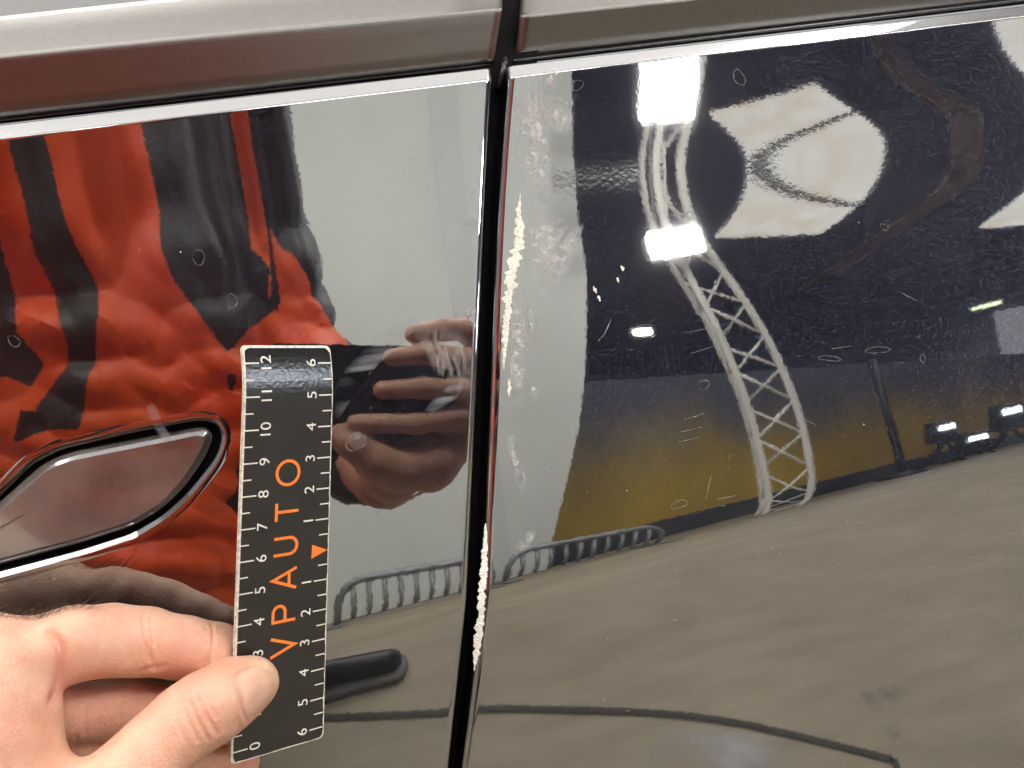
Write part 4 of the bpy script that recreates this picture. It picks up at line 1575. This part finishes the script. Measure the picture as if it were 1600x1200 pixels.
ring = resample(smooth_loop(NAIL, 2), 48, True)
c = np.array([400, 1077.0])
V, F = [], []
ok = True
last = None
for k in range(13):
    s = k / 12
    for q in ring:
        uv = c + (q - c) * s * 0.985
        lf = 0.00032 * (1 - s ** 6) - 0.00012 * s ** 6
        p = on_hand(uv[0], uv[1], lf)
        t = s
        while p is None and t > 0.3:
            t -= 0.03; uv = c + (q - c) * t; p = on_hand(uv[0], uv[1], lf)
        V.append(p)
for k in range(12):
    for i in range(48):
        j = (i + 1) % 48
        F.append((k * 48 + i, (k + 1) * 48 + i, (k + 1) * 48 + j, k * 48 + j))
M_NAIL = plain('thumb_nail', (0.64, 0.385, 0.28), 0.30, 0, 0.10, 300)
M_NAIL.node_tree.nodes['Principled BSDF'].inputs['Subsurface Weight'].default_value = 0.3
M_NAIL.node_tree.nodes['Principled BSDF'].inputs['Subsurface Scale'].default_value = 0.002
mesh_obj('thumbnail', np.array(V), F, M_NAIL, PERSON, True)

# fine hairs on the back of the hand
mb = MB(); rr = np.random.default_rng(5)
for _ in range(120):
    u = -20 + 165 * rr.random(); v0 = None
    top = None
    for v in range(930, 1010, 2):
        p = on_hand(u, v, 0)
        if p is not None:
            top = v; break
    if top is None: continue
    p = on_hand(u, top + 1 + 6 * rr.random(), 0)
    if p is None: continue
    dr = RGT * (0.5 + 0.9 * rr.random()) + UPV * (0.35 + 0.7 * rr.random()) - FWD * 0.3 * rr.random()
    L_ = 0.0015 + 0.0035 * rr.random()
    q1 = p + dr * L_ * 0.5 + UPV * 0.0004; q2 = p + dr * L_
    mb.tube([p, q1, q2], [0.000045, 0.00004, 0.00002], 4, False)
o = mb.build('hand_hair', plain('hair_dark', (0.10, 0.07, 0.05), 0.5), PERSON, True)
o['kind'] = 'stuff'

# --- jacket: body and sleeves, colour panels by where they sit
def jacket_sdf(P):
    x = P[..., 0]
    d = ell(P, (PX, PY, 1.22), (0.178, 0.135, 0.34))
    tor = np.maximum(ell(P, (PX, PY, 1.05), (0.178, 0.148, 0.62)), np.maximum(0.70 - P[..., 2], P[..., 2] - 1.46))
    d = smin(d, tor, 0.03)
    d = smin(d, chain_sdf(P, [(SHO_L, .075), ((PX, PY, 1.43), .08), (SHO_R, .075)]), 0.05)
    d = smin(d, chain_sdf(P, [(SHO_L, .075), (ELB_L, .064), (WRIST_L + (ELB_L - WRIST_L) * 0.28, .048)], 0.03), 0.03)
    d = smin(d, chain_sdf(P, [(SHO_R, .072), (ELB_R, .058), (WRIST_R + (ELB_R - WRIST_R) * 0.2, .046)], 0.03), 0.02)
    neck = chain_sdf(P, [((PX, PY + .02, 1.46), .062), ((PX, PY + .02, 1.60), .07)])
    return np.maximum(d, -neck)


JV, JF = surface_nets(jacket_sdf, (-0.60, -0.88, 0.68), (0.16, -0.08, 1.52), 0.0064)
JV = laplace(JV, JF, 1)
JV, JF = refine(JV, JF)
JV = laplace(JV, JF, 1)
JN = vnormals(JV, JF)
fold = np.abs(vnoise(JV * np.array([1.0, 1.0, 1.6]), 55, 21)) * 0.018 + np.abs(vnoise(JV, 120, 22)) * 0.008
JV = JV + JN * (fold - 0.008)[:, None]
# colour panels: signed distance of every point of the cloth to the cut lines, in the jacket's front plane
def plane_poly(pix):
    q = np.array([refl(u, v, 1, -0.515) for u, v in pix])[:, [0, 2]]
    return q
def sd_poly(P, poly):
    d = None
    n = len(poly)
    for a, b in zip(poly, np.roll(poly, -1, 0)):
        ba = b - a
        h = np.clip(((P - a) @ ba) / (ba @ ba + 1e-12), 0, 1)
        q = np.linalg.norm(P - a - h[:, None] * ba, axis=1)
        d = q if d is None else np.minimum(d, q)
    return np.where(in_poly(P[:, 0], P[:, 1], poly), d, -d)
def up(poly, i0, i1, dz=0.35):
    """carry the two topmost corners of a panel on upwards"""
    q = plane_poly(poly)
    a, b = q[i0].copy(), q[i1].copy(); a[1] += dz; b[1] += dz
    a[0] -= 0.02; b[0] += 0.02
    return np.vstack([q[:i0 + 1], a[None], b[None], q[i1:]])
J2 = JV[:, [0, 2]]
frontv = (JV[:, 1] > -0.665)
blackd = np.full(len(JV), -1.0); greyd = np.full(len(JV), -1.0)
for q in (up([(346, 540), (318, 500), (285, 455), (262, 420), (246, 375), (240, 330), (232, 262), (216, 190), (352, 190), (358, 230), (372, 270), (388, 310), (405, 352), (406, 420), (418, 452), (385, 492)], 7, 8),
          up([(409, 360), (400, 300), (404, 260), (402, 225), (385, 190), (436, 190), (452, 240), (470, 275), (520, 290), (520, 340), (446, 352), (442, 400), (474, 440), (470, 464), (440, 462), (412, 446)], 4, 5),
          plane_poly([(-90, 355), (5, 372), (20, 450), (32, 520), (72, 570), (45, 604), (10, 588), (-90, 585)]),
          plane_poly([(32, 640), (70, 644), (76, 674), (20, 692)]),
          plane_poly([(346, 578), (358, 576), (362, 584), (354, 606), (348, 600)])):
    blackd = np.maximum(blackd, sd_poly(J2, q))
greyd = np.maximum(greyd, sd_poly(J2, up([(60, 672), (52, 655), (62, 630), (105, 580), (112, 540), (85, 450), (62, 400), (45, 300), (28, 190), (76, 190), (95, 300), (115, 370), (150, 440), (160, 490), (150, 560), (125, 672)], 8, 9)))
blackd = np.where(frontv, blackd, -0.02); greyd = np.where(frontv, greyd, -0.02)
# sleeves: the right upper arm black, its forearm orange with a grey band and a black cuff
def to_seg(a, b):
    return sdf_cone(JV.astype(np.float32), a, b, 0, 0)
tf = ((JV - ELB_R) @ (WRIST_R - ELB_R)) / ((WRIST_R - ELB_R) @ (WRIST_R - ELB_R))
LFR = float(np.linalg.norm(WRIST_R - ELB_R))
arm = (JV[:, 0] > PX + 0.178) | (to_seg(ELB_R, WRIST_R) < 0.075) & (tf > 0.12)
fore = np.maximum((0.02 - tf), (tf - 0.66)) * LFR
blackd = np.where(arm, fore, blackd)
greyd = np.where(arm, np.minimum(tf - 0.14, 0.27 - tf) * LFR, greyd)
def jacket_material():
    m = hall_noise('jacket_cloth', (0.96, 0.095, 0.012), (1.0, 0.14, 0.02), 14, 0.5)
    nt = m.node_tree; N, L = nt.nodes, nt.links
    b = N['Principled BSDF']; last = b.inputs['Base Color'].links[0].from_socket
    for an, colr in (('grey_panel', (0.040, 0.040, 0.038, 1)), ('black_panel', (0.012, 0.012, 0.014, 1))):
        at = N.new('ShaderNodeAttribute'); at.attribute_name = an
        gt = N.new('ShaderNodeMath'); gt.operation = 'GREATER_THAN'; gt.inputs[1].default_value = 0.0
        L.new(at.outputs['Fac'], gt.inputs[0])
        mx = N.new('ShaderNodeMix'); mx.data_type = 'RGBA'; mx.inputs['B'].default_value = colr
        L.new(gt.outputs[0], mx.inputs['Factor']); L.new(last, mx.inputs['A'])
        last = mx.outputs['Result']
    L.new(last, b.inputs['Base Color'])
    n = N.new('ShaderNodeTexNoise'); n.inputs['Scale'].default_value = 8; n.inputs['Detail'].default_value = 2.5; n.inputs['Distortion'].default_value = 1.0
    tc = N.new('ShaderNodeTexCoord'); L.new(tc.outputs['Object'], n.inputs['Vector'])
    ab = N.new('ShaderNodeMath'); ab.operation = 'PINGPONG'; ab.inputs[1].default_value = 0.5
    L.new(n.outputs['Fac'], ab.inputs[0])
    bp = N.new('ShaderNodeBump'); bp.inputs['Strength'].default_value = 0.8; bp.inputs['Distance'].default_value = 0.03
    L.new(ab.outputs[0], bp.inputs['Height']); L.new(bp.outputs['Normal'], b.inputs['Normal'])
    return m
M_JBLACK = hall_noise('black_cloth', (0.010, 0.010, 0.012), (0.022, 0.022, 0.026), 30, 0.8)
JACKET = mesh_obj('jacket', JV, JF, jacket_material(), PERSON, True)
JACKET.data.attributes.new('black_panel', 'FLOAT', 'POINT').data.foreach_set('value', blackd)
JACKET.data.attributes.new('grey_panel', 'FLOAT', 'POINT').data.foreach_set('value', greyd)

# trousers, shoes, hair
def trousers_sdf(P):
    d = ell(P, (PX, PY, 0.92), (0.165, 0.118, 0.14))
    for hip, kn, an in ((HIP_L, KNE_L, ANK_L), (HIP_R, KNE_R, ANK_R)):
        d = smin(d, chain_sdf(P, [(hip, .095), (kn, .075), (an + np.array([0, 0, 0.01]), .062)], 0.03), 0.04)
    return d


TV, TF = surface_nets(trousers_sdf, (-0.52, -0.85, 0.04), (0.18, -0.45, 1.02), 0.011)
mesh_obj('trousers', TV, TF, M_JBLACK, PERSON, True)
M_SHOE = plain('black_shoe', (0.010, 0.010, 0.010), 0.35)
M_SOLE = plain('shoe_sole', (0.10, 0.10, 0.095), 0.6)
for f, dr in ((FOOT_R, np.array([1.0, 0.06, 0])), (FOOT_L, np.array([-0.25, 0.97, 0]))):
    dr = dr / np.linalg.norm(dr)
    heel, toe = f - dr * 0.14, f + dr * 0.115
    def shoe(P):
        d = chain_sdf(P, [(heel + [0, 0, .000], .036), (f + [0, 0, -.010], .040), (toe + [0, 0, -.020], .029)], 0.02)
        d = smin(d, chain_sdf(P, [(heel + [0, 0, .01], .042), (heel + dr * 0.03 + [0, 0, .06], .042)], 0.02), 0.02)
        return np.maximum(d, 0.016 - P[..., 2])
    SV, SF = surface_nets(shoe, np.minimum(heel, toe) - 0.07, np.maximum(heel, toe) + [0.07, 0.07, 0.12], 0.006)
    so = mesh_obj('shoe', SV, SF, M_SHOE, PERSON, True)
    def sole(P):
        d = chain_sdf(P, [(heel + [0, 0, -.04], .043), (f + [0, 0, -.04], .049), (toe + [0, 0, -.04], .039)], 0.02)
        return np.maximum(np.maximum(d, 0.001 - P[..., 2]), P[..., 2] - 0.018)
    SV, SF = surface_nets(sole, np.minimum(heel, toe) - [0.07, 0.07, 0.06], np.maximum(heel, toe) + [0.07, 0.07, 0.0], 0.006)
    mesh_obj('sole', SV, SF, M_SOLE, so, True)
def hair(P):
    d = ell(P, HEAD + np.array([0, -0.012, 0.02]), (0.083, 0.098, 0.112))
    return np.maximum(d, -(ell(P, HEAD + np.array([0, 0.09, -0.04]), (0.09, 0.07, 0.11))))
V, F = surface_nets(hair, HEAD - 0.13, HEAD + 0.14, 0.008)
mesh_obj('hair', V, F, plain('hair_brown', (0.03, 0.02, 0.012), 0.6), PERSON, True)

# --- the phone
def phone_box(x0, x1, y0, y1, z0, z1, r, n=8):
    out = []
    for cx, cy, a0 in ((x1 - r, y1 - r, 0), (x0 + r, y1 - r, 90), (x0 + r, y0 + r, 180), (x1 - r, y0 + r, 270)):
        for k in range(n + 1):
            a = math.radians(a0 + 90 * k / n)
            out.append((cx + r * math.cos(a), cy + r * math.sin(a)))
    mb = MB()
    mb.slab([cpt(x, y, z0) for x, y in out], FWD * (z1 - z0) * 0.01)
    return mb
PHONE = empty('smartphone', tuple(cpt(3, -1, -0.7)))
tag(PHONE, 'black smartphone held sideways in front of the jacket by the right hand', 'phone')
M_PHONE = plain('black_phone_back', (0.012, 0.014, 0.018), 0.3)
under(phone_box(-2.75, 10.9, -4.6, 2.25, -1.25, -0.5, 0.9).build('phone_body', M_PHONE), PHONE)
under(phone_box(-2.2, 1.3, -1.3, 1.3, -0.5, -0.36, 0.6).build('camera_bump', plain('phone_bump', (0.008, 0.008, 0.009), 0.3)), PHONE)
for x in (-1.2, 0.0):
    mb = MB(); mb.tube([cpt(x, 0, -0.36), cpt(x, 0, -0.24)], 0.0052, 24); under(mb.build('lens_ring', M_GLASS, None, True), PHONE)

# ------------------------------------------------------------------ marks on the paint
def ribbon(name, pts, widths, m, parent, lift=0.00012, jag=0.35, seed=1, step=1.6):
    """an irregular strip lying on the panel: pts and widths in photo pixels"""
    r = np.random.default_rng(seed)
    P = np.array(pts, float)
    d = np.concatenate([[0], np.cumsum(np.linalg.norm(np.diff(P, axis=0), axis=1))])
    n = max(4, int(d[-1] / step))
    t = np.linspace(0, d[-1], n)
    q = np.stack([np.interp(t, d, P[:, 0]), np.interp(t, d, P[:, 1])], 1)
    w = np.interp(t, d, widths)
    tg = np.gradient(q, axis=0); tg /= np.linalg.norm(tg, axis=1)[:, None] + 1e-9
    nr = np.stack([-tg[:, 1], tg[:, 0]], 1)
    V, F = [], []
    wk = np.ones(5) / 5
    ra = np.convolve(r.random(n + 4), wk, 'valid') * 1.6 - 0.3 + 0.10 * (r.random(n) - 0.5)
    rb = np.convolve(r.random(n + 4), wk, 'valid') * 1.6 - 0.3 + 0.10 * (r.random(n) - 0.5)
    for i in range(n):
        a = w[i] * (0.5 + jag * (ra[i] - 0.5) * 2); b = w[i] * (0.5 + jag * (rb[i] - 0.5) * 2)
        for k, s in enumerate((-a, -a * 0.4, b * 0.4, b)):
            uv = q[i] + nr[i] * s
            lf = 0.00003 if k in (0, 3) else lift * (0.4 + 1.2 * r.random())
            V.append(surf(uv[0], uv[1], lf))
    for i in range(n - 1):
        for k in range(3):
            F.append((4 * i + k, 4 * i + 4 + k, 4 * i + 5 + k, 4 * i + 1 + k))
    o = under(mesh_obj(name, np.array(V), F, m, None, False), parent)
    o.data.attributes.new('fade', 'FLOAT', 'POINT').data.foreach_set('value', [1.0] * len(V))
    return o


def patch(name, ring, m, parent, lift=0.00006):
    return fade_patch(name, lambda q: surf(q[0], q[1], lift), ring, m, parent)


def ringmark(u, v, rx, ry, parent, w=1.3, rot=0.0, seed=0, m=None):
    r = np.random.default_rng(seed + 100)
    n = 26
    ph = r.random(3) * 6.28
    V, F = [], []
    for i in range(n):
        a = 2 * math.pi * i / n
        k = 1 + 0.10 * math.sin(2 * a + ph[0]) + 0.07 * math.sin(3 * a + ph[1]) + 0.04 * math.sin(7 * a + ph[2])
        for s in (-w / 2, w / 2):
            x = (rx * k + s) * math.cos(a); y = (ry * k + s) * math.sin(a)
            V.append(surf(u + x * math.cos(rot) - y * math.sin(rot), v + x * math.sin(rot) + y * math.cos(rot), 0.00005))
    for i in range(n):
        j = (i + 1) % n
        F.append((2 * i, 2 * i + 1, 2 * j + 1, 2 * j))
    o = under(mesh_obj('water_spot', np.array(V), F, m or M_RING_D, None, False), parent)
    at = o.data.attributes.new('fade', 'FLOAT', 'POINT')
    at.data.foreach_set('value', [1.0] * len(V))
    return o


# chipped edge of the rear door
o = ribbon('paint_chip', [(813, 303), (810, 335), (812, 362), (806, 400), (797, 440), (793, 480), (789, 525), (787, 578)], [1.5, 8, 14, 16, 15, 13, 9, 1.5], M_CHIP, REAR, 0.00022, 0.36, 3, 1.2)
o['label'] = 'ragged cream chip down the upper front edge of the rear door'
o = ribbon('paint_chip', [(758.5, 818), (758, 850), (755.5, 900), (752, 945), (748, 985), (744, 1020), (741, 1048)], [2, 7, 11, 11, 11, 9, 1.5], M_CHIP_W, REAR, 0.00025, 0.34, 4, 1.2)
o['label'] = 'long white scrape along the lower front edge of the rear door'
ribbon('paint_chip', [(795, 592), (796, 604), (795, 618)], [2, 6, 2], M_CHIP, REAR, 0.0002, 0.5, 6, 1.2)
for i, (u, v, s) in enumerate([(930, 452, 9), (936, 466, 7), (972, 419, 7), (966, 437, 6), (868, 112, 7), (862, 120, 5)]):
    ribbon('paint_speck', [(u - s * 0.3, v - s * 0.6), (u, v), (u + s * 0.15, v + s * 0.7)], [1.5, s * 0.7, 1.5], M_CHIP, REAR, 0.0001, 0.6, 20 + i, 1.4)

# dried films, wiped streaks and scuffs
patch('film', [(788, 666), (806, 664), (802, 692), (808, 714), (822, 738), (826, 770), (816, 780), (807, 762), (802, 732), (792, 702)], M_FILM, REAR)
patch('film', [(846, 108), (862, 100), (874, 118), (866, 140), (850, 150), (848, 132)], M_FILM, REAR)
patch('scuff', [(842, 168), (858, 148), (884, 152), (896, 178), (898, 206), (876, 212), (852, 202)], M_FILM, REAR)
patch('film', [(856, 400), (878, 374), (906, 350), (914, 346), (912, 362), (894, 388), (868, 404)], M_FILM, REAR)
patch('film', [(836, 372), (866, 366), (872, 400), (864, 430), (842, 424)], M_FILM, REAR)
patch('film', [(824, 472), (836, 480), (840, 512), (830, 530), (824, 500)], M_FILM, REAR)
patch('film', [(825, 595), (842, 598), (840, 628), (828, 626)], M_FILM, REAR)
patch('film', [(806, 846), (830, 826), (842, 828), (828, 858), (806, 866)], M_FILM, REAR)
patch('film', [(826, 120), (842, 112), (838, 160), (850, 200), (862, 260), (858, 290), (846, 262), (832, 200)], M_FILM, REAR)
patch('streaks', [(518, 640), (524, 592), (572, 540), (632, 498), (672, 496), (640, 524), (575, 586), (540, 640), (522, 664)], M_STREAK, FRONT)
patch('scuff', [(638, 512), (690, 502), (738, 520), (746, 590), (728, 632), (708, 606), (690, 588), (676, 584), (664, 552)], M_SCUFF, FRONT)
patch('film', [(722, 480), (746, 468), (748, 512), (734, 508)], M_FILM, FRONT)
patch('streaks', [(660, 640), (700, 600), (725, 592), (735, 606), (690, 640), (665, 652)], M_STREAK, FRONT)
patch('film', [(720, 340), (752, 322), (756, 346), (742, 380), (726, 372)], M_STREAK, FRONT)
patch('film', [(538, 690), (556, 672), (572, 682), (570, 700), (556, 704)], M_STREAK, FRONT)
patch('film', [(225, 632), (240, 622), (258, 668), (275, 690), (262, 700), (238, 668)], M_STREAK, FRONT)
patch('residue', [(800, 150), (826, 128), (850, 170), (862, 240), (868, 300), (850, 330), (818, 290), (804, 220)], M_FILM, REAR, 0.00005)
patch('residue', [(815, 330), (860, 322), (905, 345), (914, 372), (900, 420), (868, 448), (830, 440), (812, 390)], M_FILM, REAR, 0.00005)
patch('residue', [(798, 440), (818, 448), (826, 520), (822, 600), (808, 650), (796, 600), (796, 520)], M_FILM, REAR, 0.00005)
# scuff arcs
for i in range(16):
    r = np.random.default_rng(300 + i)
    a0 = r.random() * 6.28; rr = 8 + 22 * r.random(); cx, cy = 870 + 4 * r.random(), 178 + 6 * r.random()
    pts = [(cx + rr * 0.8 * math.cos(a0 + t), cy + rr * 1.05 * math.sin(a0 + t)) for t in np.linspace(0, 0.5 + 0.9 * r.random(), 7)]
    ribbon('scratch', pts, [0.5] + [1.3] * 5 + [0.5], M_SCR, REAR, 0.00004, 0.3, 330 + i, 2.0)
# water spots
for i, (u, v, rx, ry) in enumerate([(310, 402, 10, 11), (362, 470, 9, 10), (22, 533, 10, 8), (225, 220, 6, 3), (556, 690, 14, 15)]):
    ringmark(u, v, rx, ry, FRONT, 1.8, 0.3 * i, i)
for i, (u, v, rx, ry) in enumerate([(1155, 121, 8, 13), (902, 133, 9, 8), (1060, 108, 9, 11), (1078, 336, 5, 5), (1100, 601, 8, 8), (1062, 788, 12, 6), (1371, 547, 18, 5), (1297, 560, 16, 4), (856, 734, 7, 6),
                                    (1382, 355, 8, 4), (1442, 560, 4, 7)]):
    ringmark(u, v, rx, ry, REAR, 1.5, 0.2 * (i % 5) - 0.3, 50 + i)
# hairline scratches
for i, (a, b, w) in enumerate([((1062, 675), (1096, 667), .9), ((1060, 690), (1090, 684), .8), ((1070, 655), (1100, 646), .9), ((1112, 740), (1102, 782), .9), ((1070, 520), (1135, 506), .8), ((1080, 552), (1116, 540), .7),
                               ((955, 498), (942, 528), 1.0), ((948, 516), (934, 534), 1.0), ((1405, 455), (1432, 470), 1.1), ((1255, 654), (1275, 664), .8), ((1120, 780), (1150, 774), 1.0), ((1300, 545), (1330, 540), .7)]):
    ribbon('scratch', [a, ((a[0] + b[0]) / 2, (a[1] + b[1]) / 2 + 0.6), b], [0.4, w, 0.4], M_SCR, REAR, 0.00003, 0.3, 400 + i, 2.5)
for i, (u, v) in enumerate([(975, 1025), (980, 1110), (1086, 1084), (1182, 858), (1186, 867), (1205, 857), (1314, 882), (1130, 790), (1240, 815), (985, 960), (945, 998), (1056, 968), (1408, 968), (870, 1078), (835, 905), (1455, 885), (1504, 803), (1325, 815)]):
    r = np.random.default_rng(500 + i)
    L_ = 2 + 4 * r.random()
    ribbon('scratch', [(u - L_, v - 1 + r.random()), (u, v + 1.2), (u + L_, v - 1 + 2 * r.random())], [0.5, 1.6, 0.5], M_SCR, REAR, 0.00004, 0.4, 520 + i, 1.5)
for i, (u, v) in enumerate([(590, 800), (648, 772), (668, 1020), (596, 940), (505, 560), (705, 330), (640, 250), (560, 390), (690, 240), (740, 300), (610, 890)]):
    r = np.random.default_rng(600 + i)
    L_ = 2 + 5 * r.random()
    ribbon('scratch', [(u - L_, v + L_ * 0.6), (u, v), (u + L_, v - L_ * 0.7)], [0.4, 1.2, 0.4], M_SCR, FRONT, 0.00004, 0.4, 620 + i, 1.5)
